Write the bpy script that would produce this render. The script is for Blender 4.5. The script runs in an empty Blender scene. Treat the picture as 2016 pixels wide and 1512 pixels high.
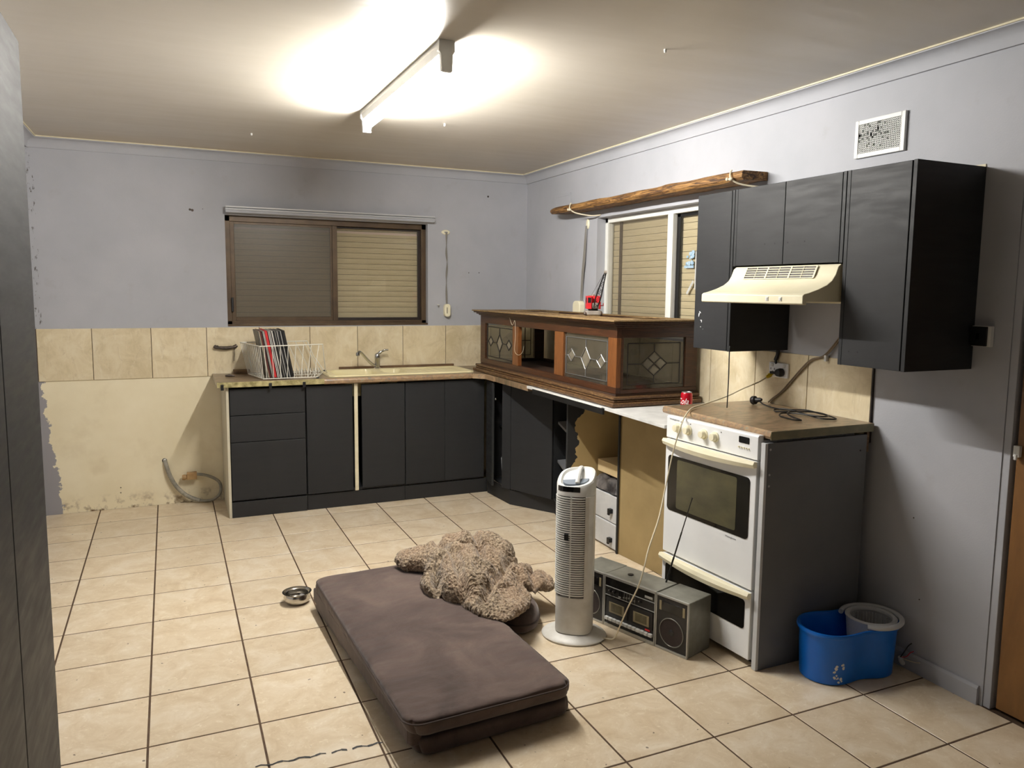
import bpy, math, random
from math import sin, cos, pi, radians, sqrt
from mathutils import Vector, Matrix, noise, Euler

scene = bpy.context.scene
COL = scene.collection

# ------------------------------------------------------------------ camera, world, exposure
def setup_camera():
    yaw, pitch, roll, f = 0.432097171, -0.111264781, 0.0117594713, 1521.83478
    cam = bpy.data.cameras.new('camera')
    ob = bpy.data.objects.new('camera', cam)
    COL.objects.link(ob)
    fw = Vector((sin(yaw)*cos(pitch), cos(yaw)*cos(pitch), sin(pitch)))
    rt = Vector((cos(yaw), -sin(yaw), 0)); up = rt.cross(fw)
    rt2 = rt*cos(roll) + up*sin(roll); up2 = up*cos(roll) - rt*sin(roll)
    m = Matrix((( rt2.x, up2.x, -fw.x, 0.462137), (rt2.y, up2.y, -fw.y, -5.126985),
                (rt2.z, up2.z, -fw.z, 1.503851), (0, 0, 0, 1)))
    ob.matrix_world = m
    cam.sensor_width = 36.0
    cam.lens = 36.0*f/2016.0
    cam.shift_x = -25.522/2016.0
    cam.shift_y = -14.205/2016.0
    cam.clip_start = 0.02
    scene.camera = ob
setup_camera()

world = bpy.data.worlds.new('world'); scene.world = world; world.use_nodes = True
world.node_tree.nodes['Background'].inputs[0].default_value = (0.55, 0.6, 0.75, 1)
world.node_tree.nodes['Background'].inputs[1].default_value = 0.02
TUBE_STRENGTH = 610.0
vs = scene.view_settings
vs.view_transform = 'Standard'; vs.look = 'None'; vs.gamma = 1.0; vs.exposure = 0.0
vs.use_curve_mapping = False

# ------------------------------------------------------------------ materials
def lin(c):
    return tuple(((v/255.0)/12.92 if v/255.0 <= 0.04045 else ((v/255.0+0.055)/1.055)**2.4) for v in c) + (1.0,)

class NT:
    def __init__(s, name):
        s.m = bpy.data.materials.new(name); s.m.use_nodes = True
        s.t = s.m.node_tree; s.b = s.t.nodes['Principled BSDF']; s.out = s.t.nodes['Material Output']
        s.co = s.t.nodes.new('ShaderNodeTexCoord')
    def n(s, kind, **kw):
        o = s.t.nodes.new(kind)
        for k, v in kw.items():
            if k.startswith('i_'):
                key = k[2:]
                key = int(key) if key.isdigit() else key.replace('_', ' ')
                o.inputs[key].default_value = v
            else: setattr(o, k, v)
        return o
    def l(s, a, b): s.t.links.new(a, b)
    def vec(s, scale=(1, 1, 1), rnd=False):
        mp = s.n('ShaderNodeMapping'); mp.inputs['Scale'].default_value = scale
        s.l(s.co.outputs['Object'], mp.inputs['Vector'])
        if rnd:
            oi = s.n('ShaderNodeObjectInfo'); mu = s.n('ShaderNodeVectorMath', operation='SCALE')
            cb = s.n('ShaderNodeCombineXYZ')
            s.l(oi.outputs['Random'], cb.inputs[0]); s.l(oi.outputs['Random'], cb.inputs[1])
            s.l(cb.outputs[0], mu.inputs[0]); mu.inputs['Scale'].default_value = 77.0
            s.l(mu.outputs[0], mp.inputs['Location'])
        return mp.outputs[0]
    def noise(s, v, scale, detail=5, rough=.55, dist=0):
        o = s.n('ShaderNodeTexNoise'); o.inputs['Scale'].default_value = scale
        o.inputs['Detail'].default_value = detail; o.inputs['Roughness'].default_value = rough
        o.inputs['Distortion'].default_value = dist
        s.l(v, o.inputs['Vector']); return o.outputs['Fac']
    def ramp(s, fac, stops):
        o = s.n('ShaderNodeValToRGB'); e = o.color_ramp.elements
        while len(e) < len(stops): e.new(0.5)
        for i, (p, c) in enumerate(stops):
            e[i].position = p; e[i].color = c
        s.l(fac, o.inputs[0]); return o.outputs[0]
    def mix(s, fac, a, b, mode='MIX'):
        o = s.n('ShaderNodeMix', data_type='RGBA', blend_type=mode)
        if isinstance(fac, (int, float)): o.inputs[0].default_value = fac
        else: s.l(fac, o.inputs[0])
        for i, x in ((6, a), (7, b)):
            if isinstance(x, tuple): o.inputs[i].default_value = x
            else: s.l(x, o.inputs[i])
        return o.outputs[2]
    def math(s, op, a, b=None, c=None):
        o = s.n('ShaderNodeMath', operation=op)
        for i, x in enumerate((a, b, c)):
            if x is None: continue
            if isinstance(x, (int, float)): o.inputs[i].default_value = x
            else: s.l(x, o.inputs[i])
        return o.outputs[0]
    def bump(s, h, strength, dist=0.01):
        o = s.n('ShaderNodeBump'); o.inputs['Strength'].default_value = strength
        o.inputs['Distance'].default_value = dist
        s.l(h, o.inputs['Height']); s.l(o.outputs[0], s.b.inputs['Normal']); return o
    def set(s, color=None, rough=None, metal=None, spec=None):
        if color is not None:
            if isinstance(color, tuple): s.b.inputs['Base Color'].default_value = color
            else: s.l(color, s.b.inputs['Base Color'])
        if rough is not None:
            if isinstance(rough, (int, float)): s.b.inputs['Roughness'].default_value = rough
            else: s.l(rough, s.b.inputs['Roughness'])
        if metal is not None: s.b.inputs['Metallic'].default_value = metal
        if spec is not None: s.b.inputs['Specular IOR Level'].default_value = spec

def mat(name, c1, c2=None, scale=6, rough=.5, bump=0, bscale=80, metal=0, stretch=(1, 1, 1), spec=.5, dist=0, bd=.004, lo=.35, hi=.68, rnd=False):
    n = NT(name); v = n.vec(stretch, rnd)
    if c2 is not None:
        n.set(color=n.ramp(n.noise(v, scale, 6, .6, dist), [(lo, lin(c1)), (hi, lin(c2))]))
    else: n.set(color=lin(c1))
    n.set(rough=rough, metal=metal, spec=spec)
    if bump: n.bump(n.noise(v, bscale, 4), bump, bd)
    return n.m

M = {}
def build_materials():
    # walls: lavender paint with faint roller patches
    def wallmat(name, back):
        n = NT(name); v = n.vec()
        base = n.ramp(n.noise(v, 2.2, 6), [(.3, lin((168, 170, 176))), (.7, lin((180, 181, 187)))])
        sm = n.ramp(n.noise(v, 7, 5, .6), [(.62, (0, 0, 0, 1)), (.78, (1, 1, 1, 1))])
        base = n.mix(n.math('MULTIPLY', sm, .25), base, lin((150, 142, 138)))
        if back:
            sep = n.n('ShaderNodeSeparateXYZ'); n.l(n.co.outputs['Object'], sep.inputs[0])
            X, Z = sep.outputs[0], sep.outputs[2]
            cream = n.ramp(n.noise(v, 3, 6), [(.3, lin((228, 216, 184))), (.7, lin((240, 230, 202)))])
            stain = n.ramp(n.noise(v, 14, 5, .65), [(.5, (0, 0, 0, 1)), (.72, (1, 1, 1, 1))])
            lowz = n.math('SUBTRACT', 1.0, n.math('MULTIPLY', Z, 9.0)); lowz = n.math('MAXIMUM', lowz, 0.0)
            st = n.math('MULTIPLY', lowz, stain)
            cream = n.mix(n.math('MINIMUM', n.math('MULTIPLY', st, 1.6), 1.0), cream, lin((110, 84, 52)))
            blot = n.ramp(n.noise(v, 5, 4), [(.55, (0, 0, 0, 1)), (.75, (1, 1, 1, 1))])
            cream = n.mix(n.math('MULTIPLY', blot, .22), cream, lin((176, 150, 104)))
            nz = n.noise(v, 11, 6, .7)
            edge = n.math('SUBTRACT', X, n.math('MULTIPLY', n.math('SUBTRACT', nz, .5), .16))
            edge = n.math('ADD', edge, n.math('MULTIPLY', Z, .10))
            peel = n.math('LESS_THAN', edge, -.212)
            cream = n.mix(peel, cream, lin((150, 148, 152)))
            tp = n.math('GREATER_THAN', n.math('ADD', Z, n.math('MULTIPLY', n.math('SUBTRACT', n.noise(v, 9, 5, .7), .5), .12)), .892)
            tp = n.math('MULTIPLY', tp, n.math('LESS_THAN', X, -.12))
            cream = n.mix(tp, cream, lin((150, 148, 152)))
            low = n.math('LESS_THAN', Z, 1.0)
            base = n.mix(low, base, cream)
            # cracked paint in the corner with the left wall
            cr = n.ramp(n.noise(n.vec((3, 3, 1)), 16, 8, .8), [(.57, (0, 0, 0, 1)), (.6, (1, 1, 1, 1))])
            near = n.math('LESS_THAN', X, -.272)
            base = n.mix(n.math('MULTIPLY', n.math('MULTIPLY', cr, near), n.math('GREATER_THAN', Z, 1.2)), base, lin((84, 78, 72)))
        n.set(color=base, rough=.62, spec=.35)
        n.bump(n.noise(v, 160, 3), .12, .003)
        return n.m
    M['wall_back'] = wallmat('lavender_wall_with_cream_base', True)
    M['wall'] = wallmat('lavender_wall_paint', False)
    # ceiling
    n = NT('ceiling_paint'); v = n.vec()
    c = n.ramp(n.noise(v, 1.6, 5), [(.3, lin((196, 189, 176))), (.7, lin((207, 200, 188)))])
    sep = n.n('ShaderNodeSeparateXYZ'); n.l(n.co.outputs['Object'], sep.inputs[0])
    e = n.math('MULTIPLY', n.math('MAXIMUM', n.math('SUBTRACT', sep.outputs[1], .1), 0.0), 1.3)
    e = n.math('MULTIPLY', e, n.noise(v, 4, 5))
    c = n.mix(n.math('MINIMUM', e, .6), c, lin((196, 168, 116)))
    n.set(color=c, rough=n.ramp(n.noise(n.vec((.6, 5, 1)), 3, 4), [(.3, (.30, .30, .30, 1)), (.7, (.42, .42, .42, 1))]), spec=.4)
    n.bump(n.noise(n.vec((.5, 4, 1)), 9, 4), .10, .004); M['ceiling'] = n.m
    # floor and wall tiles
    def tile(name, a, b, cc, rough, spots=True):
        n = NT(name); v = n.vec((1, 1, 1), True)
        c = n.ramp(n.noise(v, 7, 10, .68, .8), [(.32, lin(a)), (.5, lin(b)), (.68, lin(cc))])
        ve = n.ramp(n.noise(n.vec((3, 6, 1), True), 9, 9, .78, 1.2), [(.56, (0, 0, 0, 1)), (.68, (1, 1, 1, 1))])
        c = n.mix(n.math('MULTIPLY', ve, .42), c, lin((176, 154, 122)))
        lt = n.ramp(n.noise(n.vec((5, 5, 1), True), 7, 8, .7, 1.0), [(.56, (0, 0, 0, 1)), (.66, (1, 1, 1, 1))])
        c = n.mix(n.math('MULTIPLY', lt, .35), c, lin((240, 232, 214)))
        oi = n.n('ShaderNodeObjectInfo')
        hs = n.n('ShaderNodeHueSaturation')
        n.l(n.math('ADD', n.math('MULTIPLY', oi.outputs['Random'], .12), .94), hs.inputs['Value'])
        n.l(c, hs.inputs['Color']); c = hs.outputs[0]
        if spots:
            sp = n.ramp(n.noise(v, 46, 2, .4), [(.745, (0, 0, 0, 1)), (.765, (1, 1, 1, 1))])
            c = n.mix(n.math('MULTIPLY', sp, .8), c, lin((74, 58, 44)))
        n.set(color=c, rough=rough, spec=.45)
        n.bump(n.noise(v, 22, 6, .6), .10, .004); return n.m
    M['floor_tile'] = tile('beige_floor_tile', (196, 176, 146), (210, 193, 166), (221, 208, 187), .34)
    M['wall_tile'] = tile('beige_wall_tile', (206, 190, 154), (222, 207, 174), (231, 219, 190), .34, False)
    M['grout'] = mat('brown_grout', (66, 48, 34), (88, 68, 48), 20, .9)
    # painted charcoal
    n = NT('charcoal_paint'); v = n.vec((1, 1, .25))
    c = n.ramp(n.noise(v, 5, 6), [(.3, lin((35, 36, 38))), (.7, lin((39, 40, 42)))])
    n.set(color=c, rough=n.ramp(n.noise(n.vec((1, 1, 6)), 6, 5), [(.3, (.46, .46, .46, 1)), (.7, (.60, .60, .60, 1))]), spec=.30)
    n.bump(n.noise(n.vec((12, 12, 1)), 30, 3), .04, .002); M['charcoal'] = n.m
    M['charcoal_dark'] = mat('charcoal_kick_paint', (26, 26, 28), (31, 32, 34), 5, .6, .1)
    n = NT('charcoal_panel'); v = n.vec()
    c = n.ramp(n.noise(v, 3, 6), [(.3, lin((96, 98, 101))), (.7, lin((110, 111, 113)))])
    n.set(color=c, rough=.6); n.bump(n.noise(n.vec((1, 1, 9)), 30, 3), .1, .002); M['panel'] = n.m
    M['black'] = mat('black_plastic', (16, 16, 17), None, rough=.45)
    M['black_gloss'] = mat('black_gloss', (9, 9, 10), None, rough=.12)
    M['gap'] = mat('shadow_gap_board', (22, 22, 24), None, rough=.8)
    M['cream_side'] = mat('cream_painted_board', (186, 180, 160), (204, 197, 176), 6, .6)
    M['cream_batten'] = mat('cream_batten', (214, 204, 172), (226, 217, 190), 12, .6)
    # laminate worktop
    n = NT('marbled_laminate'); v = n.vec()
    c = n.ramp(n.noise(n.vec((1, 3, 1)), 7, 8, .65, 1.8), [(.26, lin((72, 68, 52))), (.42, lin((106, 94, 72))), (.56, lin((146, 120, 94))), (.72, lin((98, 100, 82)))])
    n.set(color=c, rough=.3, spec=.5); M['laminate'] = n.m
    n = NT('laminate_edge')
    c = n.ramp(n.noise(n.vec((2, 2, 2)), 14, 8, .6, 1.4), [(.30, lin((108, 118, 108))), (.45, lin((146, 118, 92))), (.58, lin((166, 140, 106))), (.72, lin((124, 136, 126)))])
    n.set(color=c, rough=.38); M['laminate_edge'] = n.m
    M['raw_edge'] = mat('raw_chipboard_edge', (120, 112, 70), (190, 178, 130), 26, .8, .4, 120)
    M['green_edge'] = mat('greenish_laminate_end', (112, 108, 82), (136, 128, 98), 18, .55)
    M['white_board'] = mat('white_thin_board', (188, 188, 186), (214, 214, 212), 9, .45)
    M['tan_board'] = mat('tan_mdf_board', (140, 120, 80), (156, 135, 93), 4, .75)
    n = NT('tan_panel_dark_brushed_front')
    v = n.vec(); sep = n.n('ShaderNodeSeparateXYZ'); n.l(n.co.outputs['Object'], sep.inputs[0])
    t = n.ramp(n.noise(v, 4, 4), [(.3, lin((170, 147, 100))), (.7, lin((184, 160, 112)))])
    lim = n.math('ADD', n.math('MULTIPLY', n.noise(n.vec((1, 1, 1)), 13, 3), .14), -.262)
    lim = n.math('ADD', lim, n.math('MULTIPLY', n.math('MAXIMUM', n.math('SUBTRACT', sep.outputs[2], .72), 0.0), .75))
    n.set(color=n.mix(n.math('LESS_THAN', sep.outputs[0], lim), t, lin((33, 34, 36))), rough=.7); M['half_painted'] = n.m
    # woods
    def wood(name, a, b, c_, stretch, scale=6, rough=.5, dist=2.0):
        n = NT(name); v = n.vec(stretch)
        c = n.ramp(n.noise(v, scale, 8, .6, dist), [(.3, lin(a)), (.5, lin(b)), (.7, lin(c_))])
        n.set(color=c, rough=rough); n.bump(n.noise(v, scale*3, 5), .12, .003); return n.m
    M['wood_y'] = wood('brown_varnished_wood', (44, 24, 12), (62, 34, 17), (82, 48, 25), (14, 1.2, 14), 4, .38)
    M['wood_z'] = wood('orange_varnished_wood', (84, 48, 22), (108, 64, 30), (126, 80, 42), (16, 16, 1.4), 4, .36)
    M['wood_x'] = wood('dark_end_wood', (46, 25, 13), (62, 35, 18), (80, 46, 25), (1.2, 14, 14), 4, .4)
    M['moulding'] = wood('worn_moulding_wood', (54, 34, 19), (84, 58, 34), (142, 112, 72), (22, 2.2, 22), 6, .45)
    M['toprim'] = wood('dusty_top_wood', (88, 68, 44), (124, 100, 66), (160, 134, 92), (22, 2, 22), 6, .6)
    n = NT('rough_timber'); v = n.vec((14, 2.2, 30))
    c = n.ramp(n.noise(v, 2.6, 9, .68, 1.2), [(.34, lin((36, 24, 14))), (.44, lin((84, 56, 28))), (.52, lin((128, 92, 48))), (.62, lin((164, 124, 72))), (.74, lin((70, 44, 22)))])
    n.set(color=c, rough=.7); n.bump(n.noise(v, 6, 6), .5, .006); M['timber'] = n.m
    n = NT('scuffed_brown_door'); v = n.vec((2, 2, .7))
    c = n.ramp(n.noise(v, 3, 8, .6, 1), [(.3, lin((104, 70, 32))), (.6, lin((130, 90, 44))), (.8, lin((152, 110, 60)))])
    sc = n.ramp(n.noise(n.vec((3, 9, 9)), 9, 9, .8), [(.6, (0, 0, 0, 1)), (.66, (1, 1, 1, 1))])
    n.set(color=n.mix(n.math('MULTIPLY', sc, .5), c, lin((82, 52, 26))), rough=.45); M['door'] = n.m
    M['old_wood'] = mat('old_brown_strip', (84, 62, 40), (128, 100, 68), 12, .7, .2, 60, stretch=(1, 6, 6))
    # plastics and metals
    M['white'] = mat('white_enamel', (232, 234, 236), (240, 241, 242), 3, .28, spec=.5)
    M['white_plastic'] = mat('white_plastic', (214, 214, 210), (228, 228, 224), 4, .4)
    M['fan_white'] = mat('dusty_white_plastic', (202, 198, 190), (226, 224, 218), 9, .42)
    M['grey_white'] = mat('grey_white_plastic', (186, 188, 190), (202, 203, 204), 5, .45)
    M['cream'] = mat('cream_plastic', (232, 224, 192), (240, 234, 208), 6, .38)
    M['cream_metal'] = mat('cream_enamel', (226, 219, 190), (236, 229, 204), 5, .34)
    M['sink'] = mat('cream_sink', (226, 214, 168), (236, 226, 184), 5, .3)
    M['chrome'] = mat('chrome', (200, 200, 200), None, rough=.16, metal=1)
    M['steel'] = mat('steel', (190, 186, 178), (206, 202, 194), 8, .18, metal=1)
    M['alu'] = mat('aluminium', (188, 188, 190), None, rough=.4, metal=.8)
    M['white_wire'] = mat('white_coated_wire', (226, 224, 212), None, rough=.4)
    M['bronze'] = mat('brown_aluminium', (78, 62, 46), (98, 80, 58), 8, .42, metal=.3)
    M['bronze_dark'] = mat('dark_brown_aluminium', (40, 30, 24), None, rough=.45)
    M['white_frame'] = mat('white_window_frame', (222, 222, 216), (232, 232, 226), 6, .4)
    M['slat'] = mat('beige_shutter_slat', (204, 189, 154), (216, 202, 169), 5, .6, stretch=(2, 2, 30))
    M['slat_rail'] = mat('pale_shutter_rail', (226, 204, 190), None, rough=.4)  # pale pink that stands in for the line of light on the shutter
    M['silver'] = mat('silver_plastic', (120, 120, 112), (142, 141, 132), 14, .42, metal=.35)
    M['silver_bright'] = mat('bright_silver_trim', (182, 182, 178), None, rough=.3, metal=.6)
    M['blue'] = mat('blue_plastic', (0, 98, 196), (2, 110, 212), 6, .35)
    M['red'] = mat('red_paint', (196, 34, 42), (214, 48, 54), 8, .4)
    M['can_red'] = mat('red_can', (178, 14, 34), None, rough=.25, metal=.2)
    M['yellow'] = mat('yellow_tape', (232, 200, 20), None, rough=.4)
    M['cord_white'] = mat('cream_cord', (214, 204, 178), None, rough=.5)
    M['cord_grey'] = mat('grey_brown_cable', (120, 104, 84), (146, 128, 104), 20, .6)
    M['hose'] = mat('grey_hose', (120, 118, 108), (158, 152, 138), 30, .5)
    M['knife'] = mat('dull_dark_metal', (60, 52, 46), (92, 80, 70), 30, .5, metal=.4)
    M['strap'] = mat('grey_strap', (128, 124, 116), None, rough=.8)
    M['lead'] = mat('lead_came', (150, 150, 150), None, rough=.3, metal=.8)  # paler copy of the dark lead, with reflected light put into its colour
    M['lead_dark'] = mat('dark_lead_came', (48, 44, 42), None, rough=.5, metal=.4)
    M['dark_brown'] = mat('dark_brown_inside', (52, 34, 22), (68, 46, 30), 8, .7)
    M['grey_metal'] = mat('grey_toy_metal', (132, 124, 116), (154, 146, 136), 20, .5)
    M['button_grey'] = mat('blue_grey_buttons', (112, 122, 134), None, rough=.4)
    M['brass_box'] = mat('brown_pipe_box', (146, 112, 70), (182, 150, 104), 20, .6)
    M['cassette'] = mat('cassette_window', (96, 88, 66), (120, 112, 86), 30, .25)
    M['cassette_frame'] = mat('tan_cassette_frame', (150, 138, 108), None, rough=.5)
    M['speaker'] = mat('speaker_cloth', (44, 34, 32), (54, 42, 38), 60, .8)
    M['dark_front'] = mat('dark_front_plastic', (30, 29, 30), (38, 36, 36), 12, .35)
    M['bag'] = mat('silver_black_bag', (40, 38, 40), (130, 126, 124), 9, .28, .4, 18)
    M['carton'] = mat('tan_carton', (196, 174, 130), (208, 186, 144), 5, .8)
    # suede mattress cover
    n = NT('brown_suede'); v = n.vec()
    c = n.ramp(n.noise(v, 3.6, 9, .62, .8), [(.34, lin((66, 54, 50))), (.5, lin((82, 68, 63))), (.7, lin((104, 88, 80)))])
    n.set(color=c, rough=.85, spec=.2)
    n.b.inputs['Sheen Weight'].default_value = .25
    n.b.inputs['Sheen Roughness'].default_value = .5
    n.bump(n.noise(n.vec((2, 3, 1)), 6, 5), .3, .012); M['suede'] = n.m
    M['suede_dark'] = mat('dark_brown_seam', (60, 49, 45), None, rough=.85)
    n = NT('sherpa_fleece'); v = n.vec()
    c = n.ramp(n.noise(v, 95, 4, .75), [(.36, lin((66, 55, 43))), (.47, lin((122, 106, 88))), (.56, lin((158, 142, 120))), (.66, lin((190, 174, 150)))])
    c = n.mix(n.math('MULTIPLY', n.ramp(n.noise(v, 5, 4), [(.4, (0, 0, 0, 1)), (.7, (1, 1, 1, 1))]), .35), c, lin((176, 144, 118)))
    n.set(color=c, rough=.95, spec=.1)
    n.b.inputs['Sheen Weight'].default_value = .3
    n.bump(n.noise(v, 130, 4), .6, .006); M['fleece'] = n.m
    # glass: thin clear pane, real transparency
    def glass(name, tint, refl, rough=.02, dirt=0):
        m = bpy.data.materials.new(name); m.use_nodes = True; t = m.node_tree; t.nodes.clear()
        o = t.nodes.new('ShaderNodeOutputMaterial'); mx = t.nodes.new('ShaderNodeMixShader')
        tr = t.nodes.new('ShaderNodeBsdfTransparent'); gl = t.nodes.new('ShaderNodeBsdfGlossy')
        tr.inputs[0].default_value = tint; gl.inputs['Roughness'].default_value = rough
        fr = t.nodes.new('ShaderNodeFresnel'); fr.inputs[0].default_value = 1.45
        mu = t.nodes.new('ShaderNodeMath'); mu.operation = 'MULTIPLY_ADD'
        mu.inputs[1].default_value = refl; mu.inputs[2].default_value = .02
        gm = t.nodes.new('ShaderNodeNewGeometry'); iv = t.nodes.new('ShaderNodeMath'); iv.operation = 'SUBTRACT'; iv.inputs[0].default_value = 1.0
        m3 = t.nodes.new('ShaderNodeMath'); m3.operation = 'MULTIPLY'      # a thin pane reflects once, at its outer face
        t.links.new(gm.outputs['Backfacing'], iv.inputs[1]); t.links.new(fr.outputs[0], mu.inputs[0])
        t.links.new(mu.outputs[0], m3.inputs[0]); t.links.new(iv.outputs[0], m3.inputs[1]); t.links.new(m3.outputs[0], mx.inputs[0])
        t.links.new(tr.outputs[0], mx.inputs[1]); t.links.new(gl.outputs[0], mx.inputs[2])
        last = mx
        if dirt:
            df = t.nodes.new('ShaderNodeBsdfDiffuse'); df.inputs[0].default_value = lin((150, 142, 128))
            m2 = t.nodes.new('ShaderNodeMixShader'); m2.inputs[0].default_value = dirt
            t.links.new(mx.outputs[0], m2.inputs[1]); t.links.new(df.outputs[0], m2.inputs[2]); last = m2
        t.links.new(last.outputs[0], o.inputs[0]); return m
    M['glass'] = glass('window_glass', (.95, .95, .94, 1), 1.0, .02, .03)
    M['glass_lead'] = glass('cabinet_glass', (.74, .74, .70, 1), 1.0, .03, .10)
    M['bevel_glass'] = glass('bevelled_glass', (.85, .87, .85, 1), 2.5, .12, .28)
    M['flyscreen'] = glass('flyscreen_mesh', (.78, .76, .73, 1), .8, .35, .22)
    M['flyscreen_fine'] = glass('fine_flyscreen_mesh', (.985, .98, .97, 1), .2, .35, .07)
    m = NT('oven_glass'); m.set(color=m.ramp(m.noise(m.vec(), 3, 3), [(.3, lin((12, 12, 11))), (.7, lin((22, 22, 19)))]), rough=.12, spec=.6); M['oven_glass'] = m.m
    m = NT('oven_glass_inner'); m.set(color=m.ramp(m.noise(m.vec((1, 1, 2)), 6, 5), [(.3, lin((62, 62, 48))), (.7, lin((86, 82, 60)))]), rough=.22, spec=.6); M['oven_inner'] = m.m
    # tube
    m = bpy.data.materials.new('fluorescent_tube'); m.use_nodes = True
    b = m.node_tree.nodes['Principled BSDF']
    b.inputs['Base Color'].default_value = (1, 1, 1, 1)
    b.inputs['Emission Color'].default_value = (1.0, .972, .92, 1)
    b.inputs['Emission Strength'].default_value = TUBE_STRENGTH
    M['tube'] = m
    M['text_grey'] = mat('faint_grey_print', (168, 170, 174), None, rough=.5)
    M['text_white'] = mat('white_print', (238, 236, 234), None, rough=.4)
    M['sticker'] = mat('pale_blue_sticker', (120, 160, 190), (190, 206, 216), 60, .5)
    M['tape'] = mat('translucent_white_tape', (206, 208, 208), None, rough=.4)
build_materials()

# ------------------------------------------------------------------ mesh builder
class MB:
    def __init__(s): s.v = []; s.f = []; s.m = Matrix.Identity(4)
    def add(s, vs_, fs):
        o = len(s.v)
        s.v += [tuple(s.m @ Vector(p)) for p in vs_]
        s.f += [tuple(i+o for i in f) for f in fs]
        return s
    def box(s, x0, y0, z0, x1, y1, z1):
        x0, x1 = min(x0, x1), max(x0, x1); y0, y1 = min(y0, y1), max(y0, y1); z0, z1 = min(z0, z1), max(z0, z1)
        return s.add([(x0,y0,z0),(x1,y0,z0),(x1,y1,z0),(x0,y1,z0),(x0,y0,z1),(x1,y0,z1),(x1,y1,z1),(x0,y1,z1)],
              [(0,3,2,1),(4,5,6,7),(0,1,5,4),(1,2,6,5),(2,3,7,6),(3,0,4,7)])
    def prism(s, poly, a, b, axis='z'):
        n = len(poly)
        def p(u, w, t): return {'z': (u, w, t), 'y': (u, t, w), 'x': (t, u, w)}[axis]
        vs_ = [p(u, w, a) for u, w in poly] + [p(u, w, b) for u, w in poly]
        fs = [tuple(range(n-1, -1, -1)), tuple(range(n, 2*n))] + [(i, (i+1) % n, n+(i+1) % n, n+i) for i in range(n)]
        return s.add(vs_, fs)
    def tube(s, pts, r, n=8, cap=True, closed=False):
        pts = [Vector(p) for p in pts]; N = len(pts); rings = []; up = None
        for i, p in enumerate(pts):
            a = pts[(i-1) % N] if (closed or i > 0) else p
            b = pts[(i+1) % N] if (closed or i < N-1) else p
            d = (b-a)
            if d.length < 1e-9: d = Vector((0, 0, 1))
            d.normalize()
            if up is None:
                up = Vector((0, 0, 1)) if abs(d.z) < .9 else Vector((1, 0, 0))
            u = (up - d*up.dot(d))
            if u.length < 1e-6: u = d.orthogonal()
            u.normalize(); w = d.cross(u); up = u
            rr = r[i] if isinstance(r, (list, tuple)) else r
            rings.append([p + (u*cos(2*pi*k/n) + w*sin(2*pi*k/n))*rr for k in range(n)])
        vs_ = [tuple(q) for ring in rings for q in ring]; fs = []
        for i in range(N if closed else N-1):
            j = (i+1) % N
            for k in range(n): fs.append((i*n+k, i*n+(k+1) % n, j*n+(k+1) % n, j*n+k))
        if cap and not closed: fs += [tuple(range(n-1, -1, -1)), tuple(range((N-1)*n, N*n))]
        return s.add(vs_, fs)
    def lathe(s, prof, n=24, c=(0, 0, 0), sx=1, sy=1, axis='z', cap=True):
        vs_ = []; fs = []
        for r, z in prof:
            for k in range(n):
                a = 2*pi*k/n; x, y = r*cos(a)*sx, r*sin(a)*sy
                vs_.append({'z': (c[0]+x, c[1]+y, c[2]+z), 'x': (c[0]+z, c[1]+x, c[2]+y), 'y': (c[0]+x, c[1]+z, c[2]+y)}[axis])
        for i in range(len(prof)-1):
            for k in range(n): fs.append((i*n+k, i*n+(k+1) % n, (i+1)*n+(k+1) % n, (i+1)*n+k))
        if cap: fs += [tuple(range(n-1, -1, -1)), tuple(range((len(prof)-1)*n, len(prof)*n))]
        return s.add(vs_, fs)
    def sphere(s, c, r, nu=16, nv=10, sc=(1, 1, 1)):
        prof = [(max(1e-4, r*sin(pi*i/nv)), -r*cos(pi*i/nv)) for i in range(nv+1)]
        old = s.m; s.m = s.m @ Matrix.Translation(c) @ Matrix.Diagonal((*sc, 1))
        s.lathe(prof, nu); s.m = old; return s
    def mesh(s, name):
        me = bpy.data.meshes.new(name); me.from_pydata(s.v, [], s.f); me.update()
        return me

import bmesh
def fixnorm(me):
    bm = bmesh.new(); bm.from_mesh(me); bmesh.ops.recalc_face_normals(bm, faces=bm.faces); bm.to_mesh(me); bm.free()

def obj(name, mb, m, parent=None, bevel=0, smooth=False, local=False, seg=2):
    """one mesh object; coordinates are world (or, with local=True, in the parent's frame)"""
    me = mb.mesh(name) if isinstance(mb, MB) else mb
    fixnorm(me)
    ms = m if isinstance(m, (list, tuple)) else [m]
    for x in ms: me.materials.append(M[x] if isinstance(x, str) else x)
    if parent is not None and not local:
        inv = Matrix.Identity(4)
        p = parent
        chain = Matrix.Identity(4)
        while p is not None:
            chain = (Matrix.Translation(p.location) @ p.rotation_euler.to_matrix().to_4x4()) @ chain
            p = p.parent
        me.transform(chain.inverted())
    if smooth:
        for p in me.polygons: p.use_smooth = True
        me.set_sharp_from_angle(angle=radians(smooth if smooth is not True else 40))
    ob = bpy.data.objects.new(name, me); COL.objects.link(ob)
    if parent is not None: ob.parent = parent
    if bevel:
        b = ob.modifiers.new('bevel', 'BEVEL'); b.width = bevel; b.segments = seg; b.limit_method = 'ANGLE'; b.angle_limit = radians(40)
    return ob

def tag(o, label=None, cat=None, group=None, kind=None):
    if label: o['label'] = label
    if cat: o['category'] = cat
    if group: o['group'] = group
    if kind: o['kind'] = kind
    return o

def thing(name, label, cat, loc=(0, 0, 0), rz=0, group=None, kind=None):
    o = bpy.data.objects.new(name, None); COL.objects.link(o)
    o.location = loc; o.rotation_euler = (0, 0, rz); o.empty_display_size = .05
    return tag(o, label, cat, group, kind)

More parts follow.
